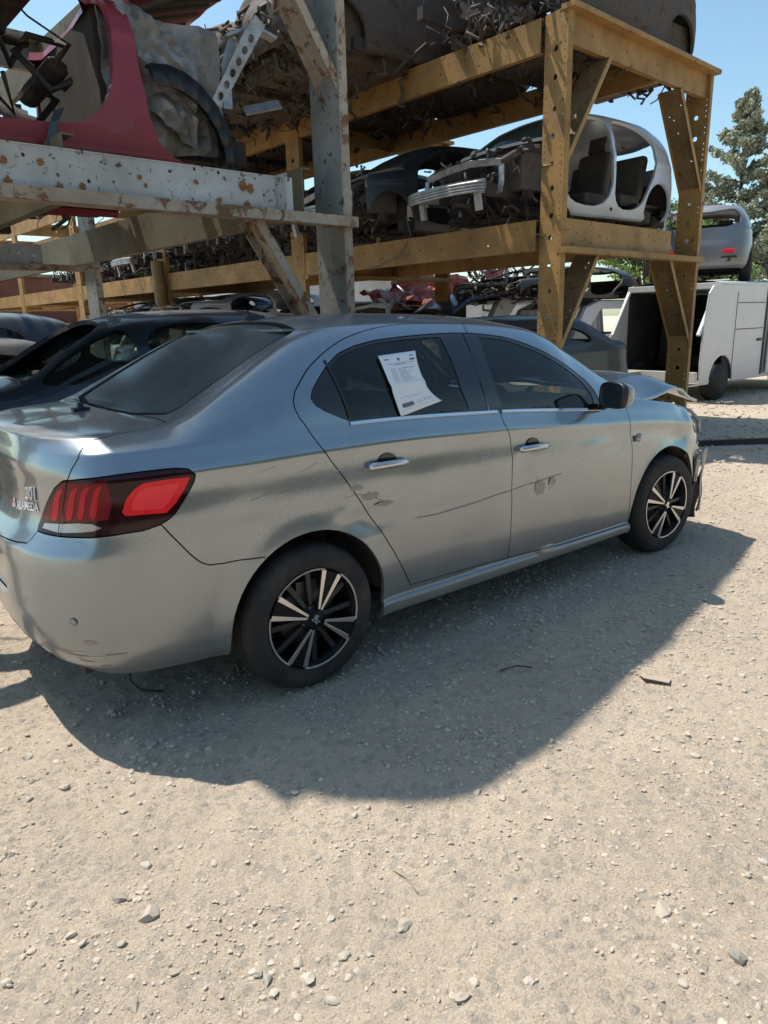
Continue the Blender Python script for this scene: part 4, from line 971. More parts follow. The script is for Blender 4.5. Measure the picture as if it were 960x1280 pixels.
# lower tier of the ochre rack (nose towards -X)
g='stripped wrecks on the lower deck of the ochre rack'
wreck('stripped_hatchback','stripped pale silver hatchback shell with ribbed crash beam behind the ochre post','car wreck','hatch_nofender',M_hullsilver,1,(7.62,3.22,2.44),PI,(.88,.97,.95),crash=True,group=g)
low=[('dark grey stripped wreck beside the pale silver hatchback shell on the lower deck','hatch',M_darkgrey,(7.4,5.15,2.44),.98),
     ('dusty beige stripped wreck, third along the lower deck of the ochre rack','sedan',M_beige,(7.45,7.0,2.44),.96),
     ('black stripped wreck seen between grey post and rusty brace on the lower deck','hatch',M_darkblue,(7.3,9.05,2.44),.95),
     ('dull grey wreck with bright bent bracket, fifth along the lower deck','hatch_nofender',M_darkgrey,(7.4,11.0,2.44),.94),
     ('silver fronted wreck under the white beam on the lower deck','hatch',M_hullsilver,(7.4,13.0,2.44),.92),
     ('brown dusty wreck beyond the silver fronted one under the white beam','sedan',M_beige,(7.4,15.0,2.44),.92),
     ('charcoal wreck seventh along the lower deck, seen at the left edge','hatch',M_darkgrey,(7.4,17.0,2.44),.92),
     ('pale wreck at the far end of the lower deck at the left edge','hatch_nofender',M_midsilver,(7.4,19.0,2.44),.92)]
for i,(lb,sh,mt,lc,k) in enumerate(low):
    wreck('stripped_wreck',lb,'car wreck',sh,mt,20+i,lc,PI+R((-2,2,-1,3,0,1,-2,2)[i]),(k,.95,.93),crash=(i in (0,4)),group=g,detail=.9)
g='stripped wrecks on the top deck of the ochre rack'
up_=[('grimy dark wreck at the near end of the top deck of the ochre rack','red_cut',M_grime,(7.55,3.05,4.28),.95),
     ('brown grimy wreck second along the top deck above the crash-beamed hatchback','sedan_windows',M_grime,(6.35,4.85,4.28),.95),
     ('brown grimy wreck third along the top deck, wires dangling from its nose','hatch_windows',M_grime,(6.4,6.65,4.26),.97),
     ('dark wreck fourth along the top deck right of the grey post','hatch',M_darkgrey,(6.3,8.45,4.28),.96),
     ('brown wreck fifth along the top deck behind the grey post','hatch_windows',M_grime,(6.4,10.25,4.28),.95),
     ('dark wreck at the far end of the top deck left of the grey post','sedan_windows',M_grime,(6.4,12.1,4.28),.95)]
for i,(lb,sh,mt,lc,k) in enumerate(up_):
    e=wreck('stripped_wreck',lb,'car wreck',sh,mt,40+i,lc,PI+R((1,-2,1,2,-1,1)[i]),(k,1.0,.95),group=g,seats=False,detail=1.5,front=(i>0))
    bm=bmesh.new(); rg=random.Random(60+i)
    XM=2.35 if i==0 else 3.1
    box(bm,((XM-.6)/2,0,.20),(XM+.5,1.36,.16)); box(bm,(0,0,.42),(.8,1.5,.45)); junk(bm,(-.6,-.8,.02),(XM+.2,.8,.22),130,rg,.6,.13); junk(bm,(XM-.2,-.75,.1),(XM+.3,.75,.75),110,rg,.6,.14)
    if i: box(bm,(2.63,0,.45),(.9,1.5,.5))
    bobj('underbody_crust',bm,M_grime,e)
# ---------------------------------------------------------------- racks
def chan(bm,p0,p1,wdir,fdir,w=.32,fl=.075,t=.008,holes=(),mi=0,fmi=None):
    """C channel: web plate p0->p1, width along wdir, flanges standing towards fdir. holes: (dist,across,r)"""
    p0,p1=Vector(p0),Vector(p1); U=(p1-p0); L=U.length; U.normalize(); W=Vector(wdir); W=(W-U*W.dot(U)).normalized(); Fd=Vector(fdir); Fd=(Fd-U*Fd.dot(U)-W*Fd.dot(W)).normalized()
    hs=[circ(d,a,r,12 if r>.015 else 7) for d,a,r in holes if r<d<L-r]
    if U.cross(W).dot(Fd)>0: plate(bm,[(0,0),(L,0),(L,w),(0,w)],hs,(p0,U,W),t,mi)
    else: plate(bm,[(0,0),(L,0),(L,w),(0,w)],hs,(p0+Fd*t,U,W),t,mi)
    for a in (0,w):
        c=p0+U*L/2+W*(a+(t/2 if a==0 else -t/2))+Fd*(t+(fl-t)/2+.0005)
        m=Matrix([list(U),list(W),list(Fd)]).transposed(); box(bm,c,(L,t,fl-t),m.to_quaternion().to_matrix() if m.determinant()>0 else Matrix([list(U),list(W),list(-Fd)]).transposed(),mi=mi if fmi is None else fmi)
def railholes(L,w=.32,big=.030,dz=.26,small=.0085,ds=.065,seed=0,pbig=1,psm=.8,start=.2):
    rg=random.Random(seed); h=[]
    z=start
    while z<L-.1:
        if rg.random()<pbig: h.append((z,w*.5+rg.uniform(-.01,.01),big*rg.uniform(.75,1.05)))
        z+=dz*rg.uniform(.85,1.15)
    z=.05
    while z<L-.03:
        for a in (.035,w-.035):
            if rg.random()<psm: h.append((z,a,small))
        z+=ds
    return h
A4=R(4); ex=Vector((math.cos(A4),math.sin(A4),0)); ey=Vector((-math.sin(A4),math.cos(A4),0)); ez=Vector((0,0,1))
M_spot=grimy('orange_rust',(.34,.14,.04),(.12,.05,.02),None,0,.9,30,.5)
def rack(name,label,O,width,H,zl,nb,pitch,mats,holes=True,braces=True,railx=(0,1.95),white=False):
    """O: near-left post foot. Frames along ey."""
    r=empty(name,O,0,label,'storage rack'); O=Vector((0,0,0)); mw,mf,mb=mats
    for b in range(nb):
        base=O+ey*pitch*b; near=(b==0)
        short=white and near
        for sx in (0,1):
            bm=bmesh.new(); p=base+ex*width*sx; Hp=2.55 if (short and sx==0) else H
            hs=railholes(H,seed=b*3+sx,pbig=1 if near else .6,psm=.85 if near else 0) if holes else railholes(H,seed=9,pbig=.0,psm=.12)
            chan(bm,p-ex*(.075*sx),p-ex*(.075*sx)+ez*Hp,Vector((.10,.995,0)) if (near and sx==0 and not white) else ey,ex,.32,.075,.009,hs,0,1)
            box(bm,p+ey*.16+ex*(.04 if sx==0 else -.04)+ez*.006,(.36,.42,.012))
            bobj('post',bm,[mw,mf],r)
        for z,nm in ((H-.30,'top_cross_beam'),(zl,'lower_cross_beam')):
            bm=bmesh.new()
            if z==zl: 
                x1=width*(.78 if not white else .82); q0=base+ez*(z)+ey*.06+ex*.02
                if white: q0=base+ez*z+ey*.02+ex*.02
                chan(bm,q0,q0+ex*(x1-.02),ez,-ey if white else ey,.21 if white else .30,.012 if white else .07,.008,[(d,.05+.2*random.Random(int(d*99)).random(),.011) for d in np.arange(.2,width,.16)],2 if white else 0,2 if white else 1)
                if white and near:
                    rg=random.Random(2)
                    for px_,pz_,r_ in ((.55,.15,.018),(.80,.13,.02),(1.06,.15,.022),(1.10,.11,.016),(1.18,.14,.022),(1.24,.12,.02),(1.42,.13,.022),(1.05,.02,.03),(1.25,.02,.022),(1.5,.02,.02),(1.62,.03,.02),(1.95,.11,.014),(1.98,.07,.012),(2.30,.12,.016),(2.62,.13,.03),(2.68,.12,.026),(2.45,.03,.018),(2.65,.02,.026),(.35,.04,.03),(.45,.035,.04),(.62,.03,.035)):
                        c=ex*px_+ez*(2.20+pz_)+ey*(.006); k=14; vs=[bm.verts.new(c+ex*(r_*rg.uniform(.6,1.25)*math.cos(2*PI*j/k))+ez*(r_*rg.uniform(.6,1.3)*math.sin(2*PI*j/k))) for j in range(k)]; bm.faces.new(vs[::-1]).material_index=3
                box(bm,base+ex*(width/2)+ez*(z-.035)+ey*(-.01),(width-.0,.13,.065),Euler((0,0,A4)),mi=1)
            else:
                xs_=width-2.25 if short else .012
                chan(bm,base+ez*z+ex*xs_+ey*.05,base+ez*z+ex*(width-.012)+ey*.05,ez,ey,.29,.07,.008,[(d,.14,.012) for d in np.arange(.5,width,.7)],0,1)
                box(bm,base+ex*((width+xs_)/2)+ez*(H-.005)+ey*.0,(width-xs_+.06,.16,.05),Euler((0,0,A4)),mi=1)
            bobj(nm,bm,[mw,mf,mb,M_spot],r)
        if braces and b<1:
            for sx in (0,1):
                for zt,zb_,nm in ((H-.30,H-1.42,'upper_brace'),(zl-.04,zl-1.10,'lower_brace')):
                    if short and sx==0 and nm=='upper_brace': continue
                    bm=bmesh.new(); s=1 if sx==0 else -1; px_=base+ex*width*sx
                    dx=.80 if nm=='upper_brace' else .75
                    a=px_+ex*s*.03+ez*zb_+ey*.012; c=px_+ex*s*dx+ez*zt+ey*.012
                    bw=.20 if white else .30; hs=[(random.Random(k+b).uniform(.2,1.2),random.Random(k*7).uniform(.04,bw-.03),.010) for k in range(8)]
                    chan(bm,a,c,ey,ex*s*.8+ez*-.6,bw,.06,.008,hs,2 if not white else 1,1)
                    bobj(nm,bm,[mw,mf,mb],r)
    Lr=pitch*(nb-1)+.7
    for rx in railx:
        for z,nm in ((H-.34,'top_rail'),(zl-.02,'lower_rail')):
            if white and nm=='top_rail': rx=max(rx,1.55)
            bm=bmesh.new(); q=O+ex*(rx+.01)+ez*z+ey*(.34 if rx in (0,) else .07)
            chan(bm,q,q+ey*Lr,ez,ex,.32,.07,.009,[(d,.16+.05*math.sin(d*7),.012) for d in np.arange(.3,Lr,.37)] if rx==0 else [],0,1)
            bobj(nm,bm,[mw,mf,mb],r)
    return r
rb=rack('vehicle_rack','tall ochre steel rack of drilled channel posts carrying two decks of wrecks',(5.09,1.95,0),3.30,4.46,2.21,6,4.6,(M_ochre,M_ochre,M_ochreD),railx=(0,1.9))
ra=rack('vehicle_rack','worn grey and white rusty steel rack holding the red wreck at left',tuple(Vector((1.765,1.18,0))-ex*3.5),3.50,4.46,2.20,3,4.6,(M_greypost,M_rust,M_white),holes=False,white=True,railx=(.35,3.12))
for o in ra.children:
    if o.name.startswith(('lower_rail','top_rail')): o.data.materials[0]=M_olive; o.data.materials[1]=M_olive
bm=bmesh.new(); px=Vector((3.30,0,2.2))   # end plate of the white beam
q=ex*(3.5*.82)+ez*2.2
box(bm,q+ex*.03+ez*.105+ey*(-.01),(.012,.13,.23),Euler((0,0,A4)),mi=0); box(bm,q+ex*.09+ez*.105+ey*.045,(.13,.012,.23),Euler((0,0,A4)),mi=0)
bobj('end_plate',bm,[M_white],ra)
# weld tab and wire loop on the ochre lower rail
bm=bmesh.new(); box(bm,Vector((4.93,4.95,2.42)),(.03,.05,.34),Euler((.25,.1,0))); tag(bobj('steel_tab',bm,M_ochre,None,bevel=.004),'small ochre steel tab standing off the lower rail right of the grey post','bracket')
bm=bmesh.new(); tube(bm,[(4.9,5.3,2.22),(4.88,4.9,2.20),(4.9,4.4,2.32),(4.95,4.25,2.55),(5.0,4.4,2.80)],.007,6); tag(bobj('hanging_wire',bm,M_wire),'thin grey wire looping below the lower rail beside the ochre tab','wire')
# round ochre stub post standing behind the lower rail
bm=bmesh.new(); tube(bm,[(4.35,11.2,0),(4.30,11.2,2.75)],.12,16); tag(bobj('pipe_post',bm,M_ochre,None,smooth=False),'round ochre pipe post behind the dark slate car at left','post')
# ---------------------------------------------------------------- red wreck on the near rack
e=empty('red_wreck',(-2.05,2.22,2.14),0,'dark red stripped car body resting on the white rusty beam','car wreck'); e.scale=(1,1,1.13)
FR=FH; L=FR.L; s0=FR.s_of_x
rg_=[('hole',arch_poly(FR,0,.33,.37)),
 ('hole',[(s0(2.80),-1),(s0(2.80),-.90),(s0(2.62),-.84),(s0(2.52),-.76),(s0(2.47),-.6),(s0(2.44),-.3),(s0(2.43),.0),(s0(2.42),.3),(s0(2.42),2),(L,2),(L,-1)]),
 ('hole',side(FR,smooth_poly([(1.05,.40),(1.9,.40),(2.14,.44),(2.27,.60),(2.30,.80),(2.31,1.0),(2.30,1.11),(2.0,1.24),(1.62,1.39),(1.05,1.40)],2))),
 ('hole',[(0,-1),(s0(.86),-1),(s0(.88),-.3),(s0(.84),.2),(s0(.87),.9),(s0(.83),2),(0,2)]),
 ('hole',side(FR,smooth_poly([(.33,.62),(.52,.40),(.93,.40),(.93,.80),(.93,1.05),(.90,1.37),(.52,1.37),(.22,1.22),(.14,1.05),(.20,.8)],2))),
 ('hole',[(s0(1.65),2),(s0(1.68),1.3),(s0(1.78),1.08),(s0(2.22),1.08),(s0(2.30),1.35),(s0(2.33),2)]),
 ('hole',[(0,-.02),(.45,-.02),(.72,.12),(.80,.35),(.78,.8),(.70,1.0),(.45,1.15),(0,1.2)])]
SH['red']=build_shell(FR,rg_,.05,None)['body']
region_mesh('body_shell',SH['red'],M_red,e,mirror='both',gap=0,skirt=.05)
bm=bmesh.new()
box(bm,(1.66,0,.30),(1.5,1.5,.05)); box(bm,(1.6,0,.38),(1.4,.28,.14)); box(bm,(2.33,.1,.70),(.05,1.3,.72)); pass
for sg in (-1,1): box(bm,(2.8,sg*.46,.45),(1.0,.10,.14))
bobj('floor_pan',bm,M_under,e)
bm=bmesh.new(); crumple_sheet(bm,(2.30,-.70,.36),(.78,.05,.02),(-.02,0,.66),16,18,.09,3); crumple_sheet(bm,(2.36,-.74,.66),(.46,-.02,-.28),(.02,-.02,.46),14,14,.11,8)
solid(bobj('inner_wing',bm,M_dullmetal,e),.004)
bm=bmesh.new()
for k in range(13):
    a=R(158-k*14); 
    if k>4: 
        a0=R(158-(k-1)*14); c=(2.60,.26); 
        for r0,r1 in ((.37,.46),):
            vs=[bm.verts.new((c[0]+r_*math.cos(t_),y_,c[1]+r_*1.12*math.sin(t_))) for t_,r_,y_ in ((a0,.45,-.86),(a,.45,-.86),(a,.35,-.90),(a0,.35,-.90))]; bm.faces.new(vs)
            vs=[bm.verts.new((c[0]+.45*math.cos(t_),y_,c[1]+.45*1.12*math.sin(t_))) for t_,y_ in ((a0,-.86),(a,-.86),(a,-.60),(a0,-.60))]; bm.faces.new(vs)
solid(bobj('wheel_arch_liner',bm,M_black,e,smooth=True),.006)
bm=bmesh.new(); g={}
for i in range(17):
    for j in range(13):
        u_=i/16;q=-1+j/6; x=2.32+1.02*u_; y=.78*q*(1-.08*u_); z=1.05+.55*u_*(1-.38*u_)-.06*q*q+.02*noise.noise(Vector((x*4,y*4,2))); g[i,j]=bm.verts.new((x,y,z))
for i in range(16):
    for j in range(12): bm.faces.new((g[i,j],g[i+1,j],g[i+1,j+1],g[i,j+1])).smooth=True
bo=bobj('bonnet',bm,[M_red],e); solid(bo,.012)
bm=bmesh.new(); g={}
for j in range(-3,4): strip(bm,[(2.40,.22*j,1.05-.006*j*j),(2.8,.22*j,1.22-.006*j*j),(3.25,.2*j,1.34-.006*j*j)],(0,.05,0),.02)
bobj('bonnet_ribs',bm,M_under,e)
bm=bmesh.new(); junk(bm,(2.36,-.55,.40),(3.15,.6,.90),80,random.Random(8),.5,.17,lambda r:1 if r.random()<.08 else 0); box(bm,(2.7,.2,.55),(.5,.5,.4)); bobj('engine_remains',bm,[M_clutter,M_dullmetal],e)
bm=bmesh.new()
hs=[circ(.05+.075*k,.038,.019,9,1.3) for k in range(6)]
plate(bm,[(0,0),(.54,0),(.54,.08),(.42,.09),(0,.07)],hs,((2.96,-.84,.60),Vector((.42,-.12,.60)).normalized(),Vector((-.8,0,.55)).normalized()),.01)
strip(bm,[(3.0,-.86,.60),(3.03,-.82,.84),(3.10,-.80,.98)],(.06,0,0),.012); strip(bm,[(3.04,-.80,.98),(3.22,-.84,1.05),(3.36,-.88,1.0)],(0,.08,0),.014); strip(bm,[(3.15,-.8,.62),(3.4,-.84,.68)],(0,.05,.05),.012)
bobj('bent_bracket',bm,M_brightmetal,e)
for y in (-.36,.36): seat(1.15,y,.5,e,M_seatw).location=(1.32,y,.0)
bm=bmesh.new(); box(bm,(2.18,.2,.84),(.14,.85,.10),Euler((0,.3,0))); bobj('dashboard',bm,M_seatw,e,bevel=.05); bm=bmesh.new(); junk(bm,(.95,-.6,.45),(2.1,.6,1.25),60,random.Random(5),.75,.2); bobj('cabin_debris',bm,M_clutter,e)
bm=bmesh.new(); box(bm,(1.45,0,1.12),(1.25,1.25,.05),Euler((.05,-.10,0))); crumple_sheet(bm,(.95,-.6,.62),(.5,.0,.5),(.1,.9,.0),10,10,.12,6); solid(bobj('hanging_headliner',bm,M_seatw,e),.004)
bm=bmesh.new(); strip(bm,[(1.96,-.86,.47),(1.91,-.91,.40),(1.86,-.93,.28),(1.80,-.93,.20)],(.05,0,.02),.008); bobj('hanging_strap',bm,M_darkblue,e)
# wreck on the upper deck of the near rack: throws the big shadow
wreck('stripped_wreck','dark stripped wreck on the top deck of the grey rack above the red wreck','car wreck','closed',M_darkgrey,70,(-.84,1.68,4.80),0,(1,.97,1.0),group=None,seats=False).rotation_euler=(0,R(5.4),R(6.5))
wreck('stripped_wreck','dark wreck on the lower deck of the grey rack behind the red one','car wreck','hatch',M_grime,71,(-1.9,4.4,2.24),0,(.95,.95,.95),seats=False,bottom=False)
# ---------------------------------------------------------------- cars standing on the ground around
def put_wheels(e,xs=(0,2.652),r=.31):
    for x in xs:
        for sg in (-1,1):
            w_=empty('wheel',(x,sg*.80,r)); w_.parent=e
            bm=bmesh.new(); lathe(bm,[(.2,-.09),(r-.03,-.10),(r,-.07),(r,.07),(r-.03,.10),(.2,.09)],32); bobj('tyre',bm,M_rubber,w_)
            bm=bmesh.new(); lathe(bm,[(0,-.05*sg),(.08,-.06*sg),(.17,-.03*sg),(.2,-.09*sg),(.205,.09*sg)],24); bobj('rim',bm,M_dullmetal,w_)
def ground_car(name,label,shell,mat,loc,rz,scale,seed,front=False,glass=True,wheels=True,lights=True):
    F=FS if shell.startswith('sedan') else FH; e=wreck(name,label,'car',shell,mat,seed,loc,rz,scale,front=False,bottom=False,seats=True,detail=.4)
    if glass:
        ws=[side(F,smooth_poly([(.22,1.15),(1.44,1.10),(1.44,1.42),(.8,1.43),(.40,1.35)],2)),side(F,smooth_poly([(1.52,1.08),(2.26,1.03),(2.10,1.17),(1.80,1.34),(1.52,1.42)],2))] if shell=='sedan_big' else [side(F,smooth_poly([(.16,1.12),(1.02,1.10),(1.0,1.37),(.52,1.36),(.22,1.26)],2)),side(F,smooth_poly([(1.14,1.08),(2.0,1.04),(1.86,1.18),(1.62,1.33),(1.14,1.37)],2))]
        S_=build_shell(F,[('a',ws[0]),('b',ws[1])],.1,None)
        for k_ in 'ab':
            for m_ in (None,'far'): region_mesh('side_window',S_[k_],M_glass,e,mirror=m_,push=-.008,gap=0,skirt=0)
    if wheels: put_wheels(e)
    if lights:
        for sg in (-1,1):
            bm=bmesh.new(); x0=F([.75],[-.2])[0]; box(bm,(x0[0],sg*abs(x0[1]),x0[2]-.03),(.12,.22,.13)); bobj('tail_light',bm,M_redlens,e,bevel=.02)
    return e
e=ground_car('parked_sedan','dark slate car with dusty side windows right behind the silver sedan boot at left','sedan_big',M_darkblue,(1.95,2.72,.04),PI,(1,.97,1.035),80,glass=True)
# window frames of the dark car
e=ground_car('parked_sedan','dusty charcoal sedan standing under the ochre rack behind the silver bonnet','sedan_windows',M_darkgrey,(4.55,3.65,0),0,(1,1,.99),81,lights=False)
e.rotation_euler=(0,0,PI); e.location=(7.15,3.65,.0)
e=ground_car('wrecked_car','black smashed car with torn bonnet at the far left edge','sedan_windows',M_darkgrey,(.6,5.6,-.02),PI+R(6),(1,1,.95),82,glass=False)
bm=bmesh.new(); crumple_sheet(bm,(2.2,-.8,.9),(1.1,0,.15),(0,1.6,.1),12,12,.22,4,edge=.3); solid(bobj('torn_bonnet',bm,M_darkblue,e),.006)
bm=bmesh.new(); junk(bm,(2.3,-.7,.6),(3.3,.7,1.15),40,random.Random(4),.6,.2,lambda r:1 if r.random()<.12 else 0); bobj('engine_remains',bm,[M_clutter,M_brightmetal],e)
# white vehicle roof behind the rusty brace, white pickup, raised dark tailgate, open front
def cabin(name,label,cat,loc,rz,dims,mat,seed=1,win=True):
    """box bodied pickup / small van with real window openings"""
    l,w_,h=dims; e=empty(name,loc,rz,label,cat)
    bm=bmesh.new()
    prof=[(-l/2,.35),(-l/2,h*.62),(-l/2+.12,h*.97),(-l/2+.35,h),(l*.22,h),(l*.34,h*.93),(l*.46,h*.60),(l/2,h*.56),(l/2,.35)]
    wins=[[(-l/2+.22,h*.64),(-l/2+.30,h*.90),(-l*.16,h*.91),(-l*.16,h*.64)],[(-l*.12,h*.64),(-l*.12,h*.91),(l*.20,h*.91),(l*.34,h*.64)]]
    arch=[[(c+.36*math.cos(a),.35+.0+max(.001,.33*math.sin(a))) for a in np.linspace(PI,0,12)] for c in (-l*.3,l*.33)]
    for y in (-w_/2,w_/2-.03): plate(bm,prof,wins if win else [],((0,y,0),Vector((1,0,0)),Vector((0,0,1))),-.03)
    def cross(p,q,ins=.0):
        a=Vector((p[0],0,p[1]));b=Vector((q[0],0,q[1])); d=b-a; m=(a+b)/2; rot=Euler((0,-math.atan2(d.z,d.x),0)); box(bm,m,(d.length,w_-.07,.03),rot)
    for i in (0,2,3,4,6,7): cross(prof[i],prof[i+1])
    for i in (1,5):
        a=prof[i];b=prof[i+1]; d=Vector((b[0]-a[0],0,b[1]-a[1])); m=Vector(((a[0]+b[0])/2,0,(a[1]+b[1])/2)); rot=Euler((0,-math.atan2(d.z,d.x),0))
        for sg in (-1,1): box(bm,m+Vector((0,sg*(w_/2-.08),0)),(d.length,.10,.03),rot)
    box(bm,(0,0,.36),(l-.1,w_-.1,.05))
    bobj('body_shell',bm,mat,e,bevel=.012)
    bm=bmesh.new(); box(bm,(l*.05,0,.8),(.5,w_-.2,.7)); box(bm,(l*.3,0,h*.55),(.35,w_-.15,.2)); bobj('cabin_interior',bm,M_inner,e,bevel=.05)
    for x in (-l*.3,l*.33):
        for sg in (-1,1):
            bm=bmesh.new(); lathe(bm,[(0,-.03*sg),(.19,-.05*sg),(.2,-.1*sg),(.30,-.1*sg),(.32,-.07*sg),(.32,.1*sg),(0,.1*sg)],28,c=(x,sg*(w_/2-.07),.32)); bobj('wheel',bm,M_rubber,e)
    return e
cabin('pickup_truck','white pickup cab with dark side window left of the ochre post','pickup',(10.2,7.2,0),PI,(3.6,1.65,1.93),M_whitecar)
cabin('small_van','white van roof showing between the dark car and the rusty brace','van',(5.9,15.0,0),PI,(3.2,1.6,1.86),M_whitecar)
cabin('small_van','white vehicle roof showing just left of the grey post foot','van',(8.6,15.2,0),0,(3.0,1.6,1.9),M_whitecar)
cabin('small_van','pale van bonnet and cab standing below the near top corner of the ochre rack','van',(11.4,6.2,0),PI,(3.4,1.7,1.75),M_hullsilver)
e=empty('hatch_car',(8.6,7.0,0),0,'dark blue car with its rounded tailgate raised, beside the white pickup cab','car')
bm=bmesh.new(); g={}
for i in range(13):
    for j in range(11):
        u_=i/12;q=-1+j/5; g[i,j]=bm.verts.new((-.95+1.6*u_,.72*q*(1-.12*(1-u_)),1.62+.34*math.sin(u_*1.9+.25)-.10*q*q-.22*max(0,.35-u_)))
for i in range(12):
    for j in range(10): bm.faces.new((g[i,j],g[i+1,j],g[i+1,j+1],g[i,j+1])).smooth=True
solid(bobj('tailgate',bm,M_navy,e),.03)
region_mesh('body_shell',SH['hatch_windows'],M_navy,e,mirror='both',gap=0,skirt=.03); put_wheels(e)
e=empty('stripped_car',(6.9,7.9,0),0,'pale stripped car front frame below the orange red wreck','car wreck')
bm=bmesh.new()
for q in (-1,1): strip(bm,[(0,q*.66,.2),(0,q*.68,1.0),(.1,q*.60,1.45),(.2,q*.48,1.72)],(.09,0,0),.05)
strip(bm,[(.2,-.50,1.74),(.22,0,1.78),(.2,.50,1.74)],(.09,0,.03),.06); strip(bm,[(-.05,-.66,.9),(-.1,0,.95),(-.05,.66,.9)],(.08,0,.05),.05); bobj('windscreen_frame',bm,M_whitecar,e,bevel=.008)
bm=bmesh.new(); box(bm,(.7,0,.8),(1.4,1.3,1.0)); junk(bm,(-.3,-.6,.3),(.6,.6,1.3),40,random.Random(6),.5,.2); bobj('cabin_interior',bm,M_inner,e,bevel=.05)
# orange red wreck stacked on the ground-level cars
e=empty('red_wreck',(8.3,8.3,1.42),R(8),'orange red crumpled wreck stacked behind the pale front frame','car wreck')
bm=bmesh.new(); crumple_sheet(bm,(-1.1,-.7,.42),(2.5,.1,-.05),(.15,.25,.55),16,8,.16,3,edge=.15); crumple_sheet(bm,(-1.2,-.75,.25),(1.1,-.1,.12),(0,.9,.35),10,8,.18,9,edge=.2); solid(bobj('body_panel',bm,M_brightred,e),.02)
bm=bmesh.new(); crumple_sheet(bm,(-1.3,-.72,.30),(1.1,.0,-.08),(.0,.25,.16),10,4,.05,5); solid(bobj('bumper',bm,M_whitecar,e),.02)
bm=bmesh.new(); junk(bm,(-1.3,-.6,.0),(1.2,.6,.4),60,random.Random(12),.5,.22,lambda r:1 if r.random()<.12 else 0); box(bm,(0,0,.2),(2.4,1.2,.4)); bobj('engine_remains',bm,[M_clutter,M_brightmetal],e)
e=empty('scrap_bundle',(10.2,7.6,1.93),0,'bundle of bright bent pipes and a red panel stacked left of the ochre post','scrap')
bm=bmesh.new(); junk(bm,(-.8,-.5,.1),(.8,.5,.8),60,random.Random(14),.6,.25,lambda r:1 if r.random()<.15 else 0); box(bm,(0,.2,.12),(1.3,.7,.2)); bobj('pipes',bm,[M_clutter,M_brightmetal],e)
bm=bmesh.new(); crumple_sheet(bm,(-.9,-.62,.05),(.5,0,.05),(0,.1,.4),6,6,.08,2,edge=.1); solid(bobj('red_panel',bm,M_brightred,e),.01)
# ---------------------------------------------------------------- white panel van with the missing windscreen
van=empty('cargo_van',(12.4,3.78,0),0,'white cargo van without windscreen, sliding side door standing open','van')
Lv,Wv,Hv=4.6,1.72,1.97; x0,x1=-2.25,2.45
bm=bmesh.new()
prof=[(-2.30,.30),(-2.42,.62),(-2.40,1.10),(-1.92,1.86),(-1.80,1.95),(2.30,1.97),(2.45,1.80),(2.47,.30)]
archv=[(-1.62+.40*math.cos(a),.34+.42*math.sin(a)) for a in np.linspace(R(-8),R(188),14)]
door_open=[(-1.28,.36),(-1.20,1.80),(-.28,1.84),(-.22,.36)]
profn=[(-2.30,.30),(-2.34,.62),(-2.32,1.20),(-2.22,1.78),(-2.10,1.90),(-1.80,1.95)]+prof[5:]
plate(bm,profn,[archv,[(.95+.36*math.cos(a),.34+.36*math.sin(a)) for a in np.linspace(R(-5),R(185),14)]],((0,-Wv/2,0),Vector((1,0,0)),Vector((0,0,1))),-.03)
plate(bm,prof,[],((0,Wv/2,0),Vector((1,0,0)),Vector((0,0,1))),.03)
n=14
for i in range(n):   # crowned roof
    for j in range(6):
        pass
g={}
for i in range(9):
    for j in range(13):
        q=-1+j/6; x=-1.86+4.2*i/8; g[i,j]=bm.verts.new((x,Wv/2*q*.995,1.945+.06*(1-q**4)+.006*math.sin(i*PI)))
for i in range(8):
    for j in range(12): bm.faces.new((g[i,j],g[i,j+1],g[i+1,j+1],g[i+1,j]))
for i in range(4): box(bm,(-1.2+i*.9,0,2.012),(.06,1.3,.02))
for sg in (-1,1): tube(bm,[(-1.85,sg*(Wv/2-.055),1.905),(2.30,sg*(Wv/2-.055),1.915)],.06,12)
box(bm,(2.43,0,1.1),(.04,Wv-.07,1.6)); box(bm,(0,0,.35),(4.5,Wv-.08,.05)); box(bm,(-2.38,0,.44),(.06,Wv-.06,.16))
for sg in (-1,1): box(bm,(-2.15,sg*(Wv/2-.05),1.50),(.05,.06,.92),Euler((0,R(32),0)))
box(bm,(-1.90,0,1.90),(.10,Wv-.06,.10))
bobj('body_shell',bm,M_whitecar,van,bevel=.008)
bm=bmesh.new(); box(bm,(-.22,0,1.1),(.03,Wv-.1,1.4)); box(bm,(-1.0,-.4,1.0),(.16,.5,.75)); box(bm,(-1.0,.4,1.0),(.16,.5,.75)); box(bm,(-.8,0,.6),(.5,1.4,.2)); bobj('cab_interior',bm,M_inner,van,bevel=.03)
bm=bmesh.new(); box(bm,(-1.05,Wv/2-.05,1.15),(1.7,.02,1.5)); box(bm,(-1.05,0,1.915),(1.6,Wv-.12,.02)); box(bm,(-1.05,0,.40),(2.4,Wv-.12,.04)); box(bm,(-.9,-Wv/2+.05,1.1),(1.3,.02,1.5)); bobj('cab_lining',bm,M_inner,van)  # dark panels added inside the cab in place of its shade
bm=bmesh.new(); plate(bm,[(0,0),(1.12,0),(1.10,1.44),(.03,1.42)],[],((-.10,-Wv/2-.07,.37),Vector((1,-.03,0)),Vector((0,0,1))),-.03); o=bobj('sliding_door',bm,M_whitecar,van,bevel=.006)
bm=bmesh.new(); box(bm,(-.35,-Wv/2-.012,.98),(.16,.02,.045)); box(bm,(.05,-Wv/2-.105,1.0),(.14,.02,.03)); bobj('door_handle',bm,M_black,van,bevel=.004)
